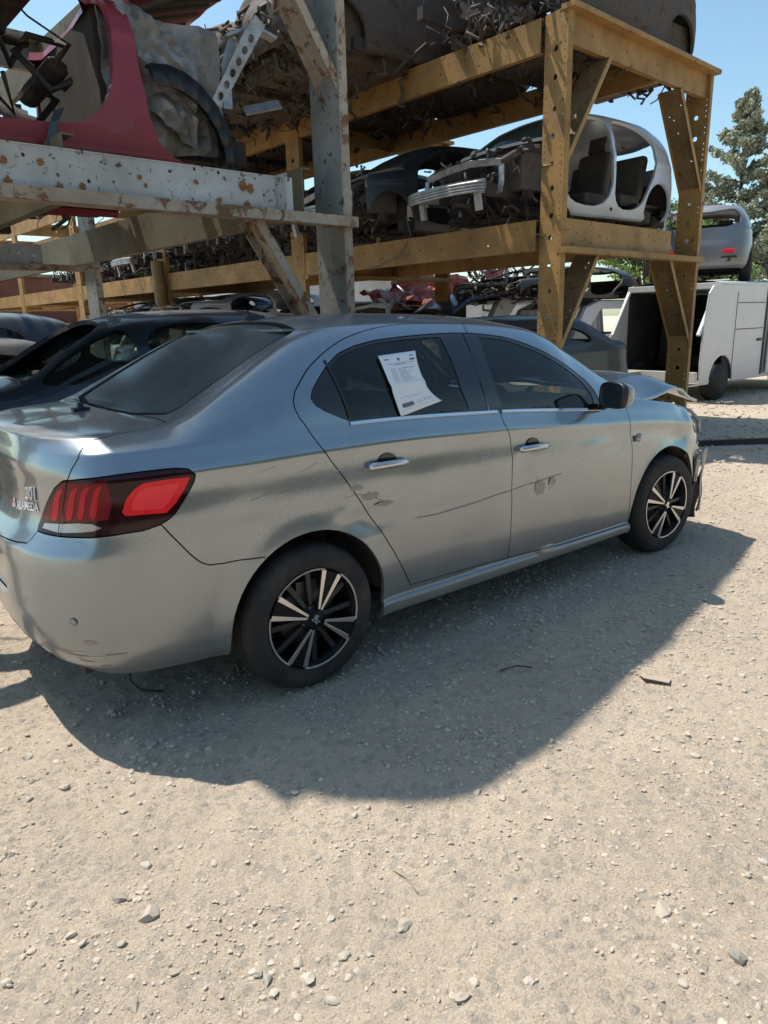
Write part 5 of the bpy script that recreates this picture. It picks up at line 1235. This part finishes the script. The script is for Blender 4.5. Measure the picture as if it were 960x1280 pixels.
bm=bmesh.new(); box(bm,(-.75,-Wv/2-.004,1.62),(1.0,.006,.012)); box(bm,(-.75,-Wv/2-.004,1.18),(1.0,.006,.014)); box(bm,(-1.28,-Wv/2-.003,1.1),(.010,.006,1.4)); box(bm,(-.17,-Wv/2-.003,1.1),(.07,.006,1.5)); box(bm,(1.4,-Wv/2-.003,1.86),(2.0,.006,.015)); bobj('panel_seams',bm,M_black,van)
for x,t_ in ((-1.62,'w'),(.95,'w')):
    for sg in (-1,1):
        bm=bmesh.new(); lathe(bm,[(0,-.04*sg),(.17,-.05*sg),(.19,-.1*sg),(.29,-.1*sg),(.31,-.07*sg),(.31,.1*sg),(0,.1*sg)],28,c=(x,sg*(Wv/2-.12),.31)); bobj('wheel',bm,M_rubber,van)
bm=bmesh.new()
for i in range(5): box(bm,(-2.8,-.5+i*.27,.14+.05*(i%2)),(.13,1.1,.03),Euler((0,0,R(80+i*5))))
for i in range(3): box(bm,(-2.7,.2,.24+i*.10),(.16,1.3,.03),Euler((0,0,R(85))))
pl=bobj('plank_stack',bm,plain('bare_timber',(.45,.38,.27),.8)); pl.location=(12.1,3.9,.05); tag(pl,'small stack of pale timber planks in front of the open-fronted white van','planks')
# silver hatchback on the van roof, seen from behind
wreck('stacked_hatchback','silver hatchback wreck with open tailgate stacked on the white van roof','car wreck','hatch',M_midsilver,90,(11.75,3.98,1.99),R(25),(.98,.94,.90),front=False,bottom=True,detail=.6)
e=[o for o in C.objects if o.name.startswith('stacked_hatchback')][0]; put_wheels(e,(0,2.63),.30)
for sg in (-1,1):
    bm=bmesh.new(); box(bm,(-.66,sg*.50,.56),(.06,.20,.07)); bobj('tail_light',bm,M_brightlens,e,bevel=.015)
bm=bmesh.new(); tube(bm,[(-.2,.62,1.42),(-.75,.60,1.52),(-.95,.5,1.40)],.03); strip(bm,[(-.25,.66,1.36),(-.80,.66,1.15),(-1.0,.64,.92)],(0,.12,.0),.05); bobj('tailgate_strut',bm,M_darkgrey,e)
# rail lying on the gravel
bm=bmesh.new(); box(bm,(0,0,.035),(2.2,.06,.07),Euler((0,0,R(-35)))); tag(bobj('steel_bar',bm,M_under,None,bevel=.006),'dark steel bar lying on the gravel right of the silver sedan nose','steel bar'); C.objects[-1].location=(6.55,.75,0)
# ---------------------------------------------------------------- walls and buildings behind
def wall(name,label,loc,rz,l,h,th,mat,ribs=.0,cat='wall',rail=None):
    e=empty(name,loc,rz,label,cat); bm=bmesh.new()
    if ribs:
        n=int(l/ribs); vs=[]
        for i in range(n*4+1):
            x=-l/2+i*ribs/4; y=(0,.03,.03,0)[i%4]; vs.append((bm.verts.new((x,y,0)),bm.verts.new((x,y,h))))
        for a,b in zip(vs,vs[1:]): bm.faces.new((a[0],b[0],b[1],a[1]))
        solid(bobj('panel',bm,mat,e),.01)
    else: box(bm,(0,0,h/2),(l,th,h)); bobj('panel',bm,mat,e)
    if rail:
        bm=bmesh.new(); tube(bm,[(-l/2,-.05,h+.05),(l/2,-.05,h+.05)],.05); [tube(bm,[(x,-.05,0),(x,-.05,h+.05)],.05) for x in np.arange(-l/2,l/2+.1,2.5)]; bobj('rail',bm,rail,e)
    return e
M_wall=grimy('pale_rendered_wall',(.48,.48,.47),(.25,.22,.18),None,0,.85,.6,.4)
M_fence=grimy('rust_red_sheet_fence',(.25,.10,.07),(.12,.07,.05),None,0,.7,1,.5)
wall('corrugated_fence','rust red corrugated fence under a yellow rail at the far left',(2.0,24,0),R(12),26,1.62,.1,M_fence,.3,'fence',M_ochre)
wall('boundary_wall','long pale rendered wall far behind the racks',(24,36,0),R(-8),50,3.0,.2,M_wall)
b=empty('workshop_building',(19,29,0),R(-12),'pale grey low workshop building behind the racks','building')
bm=bmesh.new(); box(bm,(0,0,1.9),(9,6,3.8)); bobj('wall',bm,M_wall,b); bm=bmesh.new(); box(bm,(0,0,3.85),(9.4,6.4,.12)); bobj('roof',bm,M_dullmetal,b)
bm=bmesh.new(); box(bm,(-2,-3.02,1.3),(1.6,.05,2.4)); box(bm,(1.5,-3.02,1.9),(1.8,.05,1.0)); bobj('door',bm,M_darkblue,b)
b=empty('storage_shed',(5.2,28.5,0),R(6),'dark brown sheet metal shed far behind the dark car at left','shed')
bm=bmesh.new(); box(bm,(0,0,1.7),(8,4,3.4)); bobj('wall',bm,M_fence,b); bm=bmesh.new(); box(bm,(0,0,3.45),(8.3,4.3,.1)); bobj('roof',bm,M_dullmetal,b)
for i,(lb,x,y,mt,sh) in enumerate([('white car under the ochre rack seen beside the rusty brace',7.4,10.8,M_whitecar,'hatch_windows'),('navy car under the ochre rack at the far left',7.3,13.2,M_navy,'sedan_windows')]):
    ground_car('parked_car',lb,sh,mt,(x,y,.05),PI+R((3,-4,2,5)[i]),(1,1,1.08),95+i,lights=False)
for i,(lb,x,y,z,mt,k) in enumerate([('flattened white wreck stacked under the ochre rail beside the rusty brace',7.3,11.0,1.58,M_whitecar,.36),('flattened navy wreck stacked under the ochre rail at the left',7.3,13.4,1.55,M_navy,.40),('flattened brown wreck stacked under the far ochre rail',7.3,15.8,1.4,M_grime,.5),('flattened grey wreck on the pale van right of the ochre post',11.3,6.1,1.70,M_darkgrey,.46)]):
    e=wreck('flattened_wreck',lb,'car wreck','hatch',mt,120+i,(x,y,z),PI+R((5,-3,4,0,-6,3)[i]),(1,1,k),crash=False,detail=.8,group='flattened wrecks stacked below the ochre rack',seats=False)
for i,(lb,x,y,mt,sh) in enumerate([('brown grimy car on the ground at the far end below the ochre rack',7.3,15.8,M_grime,'sedan_windows'),('dark slate car on the ground behind the smashed black car',1.2,8.6,M_darkblue,'hatch_windows'),('dark grimy van-like car on the ground at the far left behind the dark slate car',1.6,11.6,M_grime,'hatch_windows')]):
    ground_car('parked_car',lb,sh,mt,(x,y,.05),PI+R((3,-4,2)[i]),(1,1,1.12),140+i,lights=False)
# ---------------------------------------------------------------- unseen building added behind the camera for paint and glass to mirror
b=empty('yard_office',(1,-27,0),0,'pale office building beyond the trees on the open side of the yard','building')
bm=bmesh.new(); box(bm,(0,0,1.8),(12,5,3.6)); bobj('wall',bm,M_wall,b); bm=bmesh.new(); box(bm,(0,0,3.66),(12.4,5.4,.12)); bobj('roof',bm,M_dullmetal,b)
# ---------------------------------------------------------------- trees
def leafmat(name,c1,c2):
    m,nt,b=newmat(name); co=worldco(nt); oi=N(nt,'ObjectInfo'); n=noi(nt,1.3,3,.6,co); n2=noi(nt,11,2,.5,co)
    c=mixc(nt,ramp(nt,n,.35,.65),c1,c2); nt.links.new(mixc(nt,ramp(nt,n2,.3,.7,(0,0,0),(.5,.5,.5)),c,tuple(x*1.5 for x in c2)),b.inputs['Base Color']); b.inputs['Roughness'].default_value=.6
    b.inputs['Subsurface Weight'].default_value=0
    return m
M_conif=leafmat('conifer_leaves',(.20,.225,.145),(.30,.31,.225)); M_leaf=leafmat('bright_leaves',(.10,.17,.035),(.16,.24,.06)); M_dkleaf=leafmat('dark_leaves',(.04,.07,.03),(.08,.11,.05))
M_bark=grimy('bark',(.12,.09,.065),(.05,.04,.03),None,0,.9,5,.5)
def tree(name,label,loc,h,r,mat,seed,kind='round',n=9000,leaf=.14,trunk=.18):
    rg=np.random.RandomState(seed); e=empty(name,loc,0,label,'tree','trees beyond the yard' if 0 else None)
    bm=bmesh.new(); limbs=[]
    top=Vector((rg.uniform(-.2,.2),rg.uniform(-.2,.2),h*.95)); tube(bm,[(0,0,0),(rg.uniform(-.1,.1),rg.uniform(-.1,.1),h*.35),tuple(top*.7),tuple(top)],trunk,8,r2=.02)
    cl=[]
    if kind=='conifer':
        for i in range(150):
            t_=.10+.88*(i/150)**.9; rr=r*(1-t_)**.75*rg.uniform(.45,1.12)*(1 if t_>.2 else t_/.2*.9+.1); a=rg.uniform(0,2*PI); z=h*t_
            end=Vector((rr*math.cos(a),rr*math.sin(a),z+rr*rg.uniform(.1,.5))); tube(bm,[(0,0,z),tuple(end)],.03,4,r2=.008)
            for k in range(4): 
                f=rg.uniform(.35,1.02); cl.append((end.x*f,end.y*f,z+(end.z-z)*f+rg.uniform(-.1,.15),.22+.30*rg.rand()*(1-t_)+.05))
    else:
        for i in range(46):
            a=rg.uniform(0,2*PI); ph=math.acos(rg.uniform(-.5,1)); rr=r*rg.uniform(.45,1.05); c=Vector((rr*math.sin(ph)*math.cos(a),rr*math.sin(ph)*math.sin(a),h-r*1.0+rr*.85*math.cos(ph)))
            tube(bm,[(0,0,h*.3),tuple(c*.5+Vector((0,0,h*.2))),tuple(c)],.05,5,r2=.012); cl.append((c.x,c.y,c.z,r*rg.uniform(.18,.34)))
    tk=bobj('trunk',bm,M_bark,e)
    cl=np.array(cl); w_=cl[:,3]**2; k=rg.choice(len(cl),n,p=w_/w_.sum()); d=rg.normal(size=(n,3)); d/=np.linalg.norm(d,axis=1)[:,None]; rad=rg.rand(n)**(1/2.2)
    P=cl[k,:3]+d*rad[:,None]*cl[k,3:4]*[1,1,.75]
    u=rg.normal(size=(n,3)); u/=np.linalg.norm(u,axis=1)[:,None]; v=np.cross(u,rg.normal(size=(n,3))); v/=np.linalg.norm(v,axis=1)[:,None]; s=leaf*rg.uniform(.6,1.3,(n,1))
    V=np.concatenate([P-u*s,P+v*s*.5,P+u*s,P-v*s*.5],1).reshape(-1,3); Fc=np.arange(4*n).reshape(-1,4)
    mk('crown',V,Fc.tolist(),mat,e); return e
tree('conifer_tree','tall pointed grey-green conifer beyond the stacked hatchback at right',(42.8,18.7,0),13.6,5.0,M_conif,1,'conifer',24000,.13,.25)
tree('conifer_tree','lower dark conifer at the right edge beside the tall pointed one',(42.6,16.4,0),10.5,4.2,M_conif,2,'conifer',15000,.12,.2)
tree('conifer_tree','short conifer left of the tall pointed one, next to the ochre leg',(40.3,20.0,0),9.2,3.2,M_conif,5,'conifer',13000,.12,.2)
tree('leafy_tree','bright green leafy tree seen between the silver hatchback shell and the ochre leg',(27,14.6,0),6.3,2.6,M_leaf,3,'round',9000,.10)
tree('leafy_tree','pale green shrub tree low behind the vans',(24,10.6,0),4.0,1.9,M_leaf,4,'round',6000,.09)
for i,(x,y,h,r) in enumerate([(-8,-19,8,4.2),(-2,-20,9,4.4),(4,-19,7.5,4),(10,-20,9,4.5),(17,-18,8,4.5),(-14,-13,8,4.2)]):  # unseen dark trees added behind the camera to darken the paint's reflections
    tree('yard_tree',['broad dark tree at the left end of the open yard side','tall dark tree left of the middle of the open yard side','low dark tree in the middle of the open yard side','tall dark tree right of the middle of the open yard side','dark tree at the right end of the open yard side','dark tree beside the yard entrance'][i],(x,y,0),h*.8,r*1.15,M_dkleaf,30+i,'round',9000,.30)
# ---------------------------------------------------------------- ground
def axis(lo,hi,st,far):
    a=list(np.arange(lo,hi,st)); s=st; x=hi
    while x<far: a.append(x); s*=1.13; x+=s
    s=st; x=lo-st; b=[]
    while x>-far: b.append(x); s*=1.13; x-=s
    return np.array(b[::-1]+a+[])
gx=axis(-2.4,4.2,.022,600); gy=axis(-3.3,.4,.022,600)
X,Y=np.meshgrid(gx,gy,indexing='ij')
def fbm_grid(X,Y,sc,seed):
    # value noise lattice, vectorised
    rg=np.random.RandomState(seed); T=rg.rand(256,256); x=X*sc; y=Y*sc; xi=np.floor(x).astype(int); yi=np.floor(y).astype(int); fx=x-xi; fy=y-yi; fx=fx*fx*(3-2*fx); fy=fy*fy*(3-2*fy)
    t=lambda i,j:T[(xi+i)%256,(yi+j)%256]
    return (t(0,0)*(1-fx)*(1-fy)+t(1,0)*fx*(1-fy)+t(0,1)*(1-fx)*fy+t(1,1)*fx*fy)-.5
near=np.exp(-((np.maximum(0,np.hypot(X-1,Y+1.5)-4.5))/3)**2)
Z=near*(.022*fbm_grid(X,Y,1.1,1)+.011*fbm_grid(X,Y,3.3,2)+.011*fbm_grid(X,Y,8,3)+.012*np.abs(fbm_grid(X,Y,17,4))+.0075*fbm_grid(X,Y,29,5))
def gh(x,y):
    i=min(max(np.searchsorted(gx,x)-1,0),len(gx)-1); j=min(max(np.searchsorted(gy,y)-1,0),len(gy)-1); return Z[i,j]
# keep tyre contact patches at zero
for wx,wy in ((0,-.76),(2.652,-.76),(0,.76),(2.652,.76)):
    Z*=1-np.exp(-(((X-wx)/.22)**2+((Y-wy)/.2)**2))
V=np.stack([X.ravel(),Y.ravel(),Z.ravel()],1); ny_=len(gy)
ii,jj=np.meshgrid(np.arange(len(gx)-1),np.arange(ny_-1),indexing='ij'); a=(ii*ny_+jj).ravel(); Fc=np.stack([a,a+ny_,a+ny_+1,a+1],1)
m,nt,b=newmat('dusty_gravel_ground'); co=worldco(nt)
n1=noi(nt,.8,5,.6,co,.4); n2=noi(nt,5,8,.65,co,.5); n3=noi(nt,38,6,.7,co); n4=noi(nt,150,4,.7,co)
c=mixc(nt,ramp(nt,n1,.38,.62),(.71,.57,.425),(.60,.48,.36)); c=mixc(nt,ramp(nt,n2,.35,.72,(0,0,0),(.45,.45,.45)),c,(.47,.39,.305)); c=mixc(nt,ramp(nt,n3,.45,.72,(0,0,0),(.5,.5,.5)),c,(.76,.64,.51))
v=N(nt,'TexVoronoi'); v.inputs['Scale'].default_value=42; v.inputs['Randomness'].default_value=1; nt.links.new(co,v.inputs['Vector'])
v2=N(nt,'TexVoronoi'); v2.inputs['Scale'].default_value=16; nt.links.new(co,v2.inputs['Vector'])
c=mixc(nt,ramp(nt,n4,.5,.8,(0,0,0),(.3,.3,.3)),c,(.34,.29,.24))
wn=N(nt,'SeparateColor'); nt.links.new(v.outputs['Color'],wn.inputs[0]); c=mixc(nt,ramp(nt,wn.outputs[0],.80,.84,(0,0,0),(.45,.45,.45)),c,(.36,.335,.29))
nt.links.new(c,b.inputs['Base Color']); b.inputs['Roughness'].default_value=.95; b.inputs['Specular IOR Level'].default_value=.2
n5=noi(nt,85,5,.75,co,.8); msk=ramp(nt,noi(nt,2.3,5,.6,co),.42,.6); vh=ramp(nt,v.outputs['Distance'],.15,.42,(1,1,1),(0,0,0)); v3=N(nt,'TexVoronoi'); v3.inputs['Scale'].default_value=105; nt.links.new(co,v3.inputs['Vector']); vh3=ramp(nt,v3.outputs['Distance'],.15,.45,(1,1,1),(0,0,0)); vm=mixc(nt,msk,(0,0,0),vh); p0=bump(nt,b,vm,.9,.010); p0=bump(nt,b,vh3,.7,.004,p0); p=bump(nt,b,n2,.75,.04,p0); inv_=N(nt,'Math',operation='MULTIPLY'); inv_.inputs[1].default_value=-1; nt.links.new(v.outputs['Distance'],inv_.inputs[0]); p=bump(nt,b,n3,1.0,.018,p); p=bump(nt,b,n5,.9,.009,p); p=bump(nt,b,n4,.7,.004,p)
gr=mk('ground',V,Fc.tolist(),m,smooth=True); tag(gr,'pale dusty gravel yard ground',None,None,'structure')
# gravel: many embedded stones as one mass
def stonemat(name,c1,c2,c3):
    m,nt,b=newmat(name); g=N(nt,'NewGeometry'); 
    r=N(nt,'ValToRGB'); e=r.color_ramp.elements; e[0].color=(*c1,1); e[1].color=(*c2,1); k=e.new(.8); k.color=(*c3,1); nt.links.new(g.outputs['Random Per Island'],r.inputs[0])
    n=noi(nt,90,5,.6,worldco(nt)); nt.links.new(mixc(nt,ramp(nt,n,.4,.8,(0,0,0),(.7,.7,.7)),r.outputs[0],(.58,.48,.37)),b.inputs['Base Color']); b.inputs['Roughness'].default_value=.9; bump(nt,b,n,.4,.004); return m
M_stone=stonemat('gravel_stones',(.52,.43,.335),(.60,.50,.39),(.44,.385,.32))
ico=bmesh.new(); bmesh.ops.create_icosphere(ico,subdivisions=2,radius=1); IV=np.array([v.co[:] for v in ico.verts]); IF=np.array([[v.index for v in f.verts] for f in ico.faces]); ico.free()
ico=bmesh.new(); bmesh.ops.create_icosphere(ico,subdivisions=1,radius=1); IV1=np.array([v.co[:] for v in ico.verts]); IF1=np.array([[v.index for v in f.verts] for f in ico.faces]); ico.free()
rs=np.random.RandomState(7)
def stone_verts(IVx,s,sq,rs_):
    ph=rs_.rand(3)*6; d=1+.24*np.sin(IVx@(rs_.normal(size=3)*1.8)+ph[0])+.16*np.sin(IVx@(rs_.normal(size=3)*3.5)+ph[1])+.06*np.sin(IVx@(rs_.normal(size=3)*7)+ph[2])
    for _ in range(4):
        q_=rs_.normal(size=3); q_/=np.linalg.norm(q_); h_=IVx@q_; d=np.where(h_>.62,np.minimum(d,.70/np.maximum(h_,.1)),d)
    P=IVx*d[:,None]*s*[1,rs_.uniform(.6,.95),sq]; a=rs_.uniform(0,6.28); c_,s_=math.cos(a),math.sin(a); return P@np.array([[c_,s_,0],[-s_,c_,0],[0,0,1]])
VV=[];FF=[];q=0
def scatter(n,x0,x1,y0,y1,smin,smax,pw,IVx,IFx,clump=0,sink=.35):
    global q
    cs=rs.rand(90,2)*[x1-x0,y1-y0]+[x0,y0]
    for _ in range(n):
        if rs.rand()<clump: c_=cs[rs.randint(60)]; x,y=c_+rs.normal(size=2)*.10
        else: x=rs.uniform(x0,x1); y=rs.uniform(y0,y1)
        s=smin+(smax-smin)*rs.rand()**pw; P=stone_verts(IVx,s,rs.uniform(.4,.75),rs); P=P+[x,y,gh(x,y)+s*.5*rs.uniform(-sink,.7)]
        VV.append(P); FF.append(IFx+q); q+=len(P)
scatter(11000,-2.1,2.4,-3.0,-.4,.002,.0085,2.0,IV1,IF1,.45)
scatter(900,-2.1,2.2,-3.0,-.4,.006,.016,2.8,IV,IF,.25,.5)
scatter(9000,1.0,6.5,-3.2,1.0,.004,.017,1.8,IV1,IF1,.3)
scatter(3500,5.2,13,-1.5,4.0,.010,.035,1.5,IV1,IF1,.2)
scatter(1500,-2,3,-.9,1.1,.005,.018,2,IV1,IF1,.3)
for (px,py,n_,sp_,sm,sx_) in ((560,885,90,.16,.006,.016),(640,780,90,.20,.006,.018),(600,935,110,.15,.004,.014),(700,900,90,.18,.004,.014),(370,1215,70,.07,.004,.013),(240,1100,60,.10,.004,.011),(190,935,60,.10,.006,.018),(520,1060,60,.15,.004,.010),(760,1040,70,.15,.004,.012),(860,1160,50,.09,.004,.010),(60,1190,50,.08,.004,.010),(900,960,80,.2,.005,.014),(470,820,60,.2,.006,.016)):
    d_=fw+rt2*(px-480)/CF+up2*(640-py)/CF; o_=np.array(cam.matrix_world.translation); c_=o_-d_*o_[2]/d_[2]
    for _ in range(n_):
        x,y=c_[:2]+rs.normal(size=2)*sp_; s=sm+(sx_-sm)*rs.rand()**2; P=stone_verts(IV,s,rs.uniform(.4,.75),rs); P=P+[x,y,gh(x,y)+s*.5*rs.uniform(-.5,.5)]; VV.append(P); FF.append(IF+q); q+=len(P)
gv=mk('gravel',np.vstack(VV),np.vstack(FF).tolist(),M_stone,smooth=False); tag(gv,'loose small gravel stones strewn over the dusty ground',None,None,'stuff')
# the larger single pebbles one can point at
def gpt(px,py):
    d=fw+rt2*(px-480)/CF+up2*(640-py)/CF; o=np.array(cam.matrix_world.translation); t_=-o[2]/d[2]; return o+d*t_
PB=[(190,1143,.030,'pale rounded pebble left of the middle foreground, largest of its surroundings',(.46,.40,.32)),
 (148,1127,.022,'dark cracked stone just left of the large pale pebble',(.20,.18,.15)),
 (320,1219,.020,'cream pebble at the left of the small pebble cluster near the bottom',(.50,.44,.36)),
 (334,1226,.017,'grey pebble touching the cream one in the bottom cluster',(.28,.28,.27)),
 (372,1208,.018,'angular tan pebble at the top of the bottom cluster',(.40,.34,.27)),
 (386,1228,.021,'bright cream pebble in the middle of the bottom cluster',(.54,.48,.40)),
 (413,1253,.018,'half white half grey pebble at the lower right of the bottom cluster',(.48,.45,.40)),
 (430,1197,.016,'pair-like grey stone right above the bottom cluster',(.30,.28,.25)),
 (576,1250,.021,'brown-white pebble near the bottom edge in the middle',(.40,.34,.28)),
 (922,1200,.025,'dark grey-green angular pebble near the right edge at the bottom',(.19,.20,.19)),
 (953,1082,.014,'pale bluish pebble at the right edge',(.40,.41,.40)),
 (931,1087,.013,'small dark pebble beside the pale bluish one at the right edge',(.22,.20,.18)),
 (826,1144,.030,'flat pale oval stone set in the dust at right',(.42,.36,.29)),
 (596,990,.020,'flat cream stone on the edge of the shadow',(.46,.41,.34)),
 (35,944,.022,'cream stone near the left edge below the shadow',(.48,.42,.34)),
 (82,984,.020,'pointed stone with a dark side at left below the shadow',(.36,.32,.27)),
 (39,1130,.020,'pale flat stone near the left edge',(.45,.40,.33)),
 (183,1082,.017,'pale stone beside a dark one in the left foreground',(.46,.41,.34)),
 (397,1077,.012,'small blue-grey pebble right of centre foreground',(.26,.28,.29)),
 (188,930,.026,'grey-green stone inside the car shadow near the left',(.20,.22,.20)),
 (181,953,.016,'small grey stone inside the car shadow below the grey-green one',(.22,.22,.21)),
 (216,1220,.014,'brown pebble in the lower left foreground',(.33,.28,.22)),
 (168,1260,.022,'tan pebble at the bottom edge left',(.42,.36,.29)),
 (640,1068,.014,'flat grey pebble right of the middle foreground',(.28,.27,.25)),
 (505,1160,.020,'half buried dark-edged stone in the middle foreground',(.34,.30,.25))]
for i,(px,py,r_,lb,col) in enumerate(PB):
    rr=np.random.RandomState(100+i); P=stone_verts(IV,r_,rr.uniform(.5,.7) if 'flat' not in lb else .3,rr); p=gpt(px,py); 
    m_=grimy('pebble_stone',tuple(x*1.0 for x in col),(.52,.43,.33),None,0,.9,25,.9)
    o=mk('pebble',P,IF.tolist(),m_,smooth=True); o.data.set_sharp_from_angle(angle=R(22)); o.location=(p[0],p[1],gh(p[0],p[1])+r_*.10); tag(o,lb,'pebble','single pebbles on the dusty ground')
def twig(name,lb,cat,pts,r_,mat):
    bm=bmesh.new(); tube(bm,pts,r_,6); return tag(bobj(name,bm,mat),lb,cat)
a=gpt(492,1092); b_=gpt(523,1122); twig('twig','thin pale curved twig lying in the middle foreground','twig',[(a[0],a[1],.012),((a[0]+b_[0])/2+.01,(a[1]+b_[1])/2+.01,.014),(b_[0],b_[1],.010)],.0022,plain('dry_twig',(.36,.28,.19),.8))
a=gpt(160,845); b_=gpt(205,868); twig('wire_end','dark bent wire lying in the shadow below the rear bumper','wire',[(a[0],a[1],.10),(gpt(165,858)[0],gpt(165,858)[1],.02),(gpt(178,866)[0],gpt(178,866)[1],.012),(b_[0],b_[1],.015)],.004,M_black)
a=gpt(625,842); b_=gpt(665,838); twig('stick','short dark stick lying in the shadow beside the sill','stick',[(a[0],a[1],.015),((a[0]+b_[0])/2,(a[1]+b_[1])/2,.03),(b_[0],b_[1],.015)],.004,M_bark)
bm=bmesh.new(); p0,p1,p2,p3=[gpt(*k) for k in ((797,846),(838,853),(836,860),(805,855))]
f=bm.faces.new([bm.verts.new((k[0],k[1],.014+.004*i)) for i,k in enumerate((p0,p1,p2,p3))]); cd_=bobj('cardboard_scrap',bm,plain('dusty_cardboard',(.42,.34,.26),.9)); solid(cd_,.003); tag(cd_,'flat tan scrap of cardboard on the ground at the shadow edge','scrap')
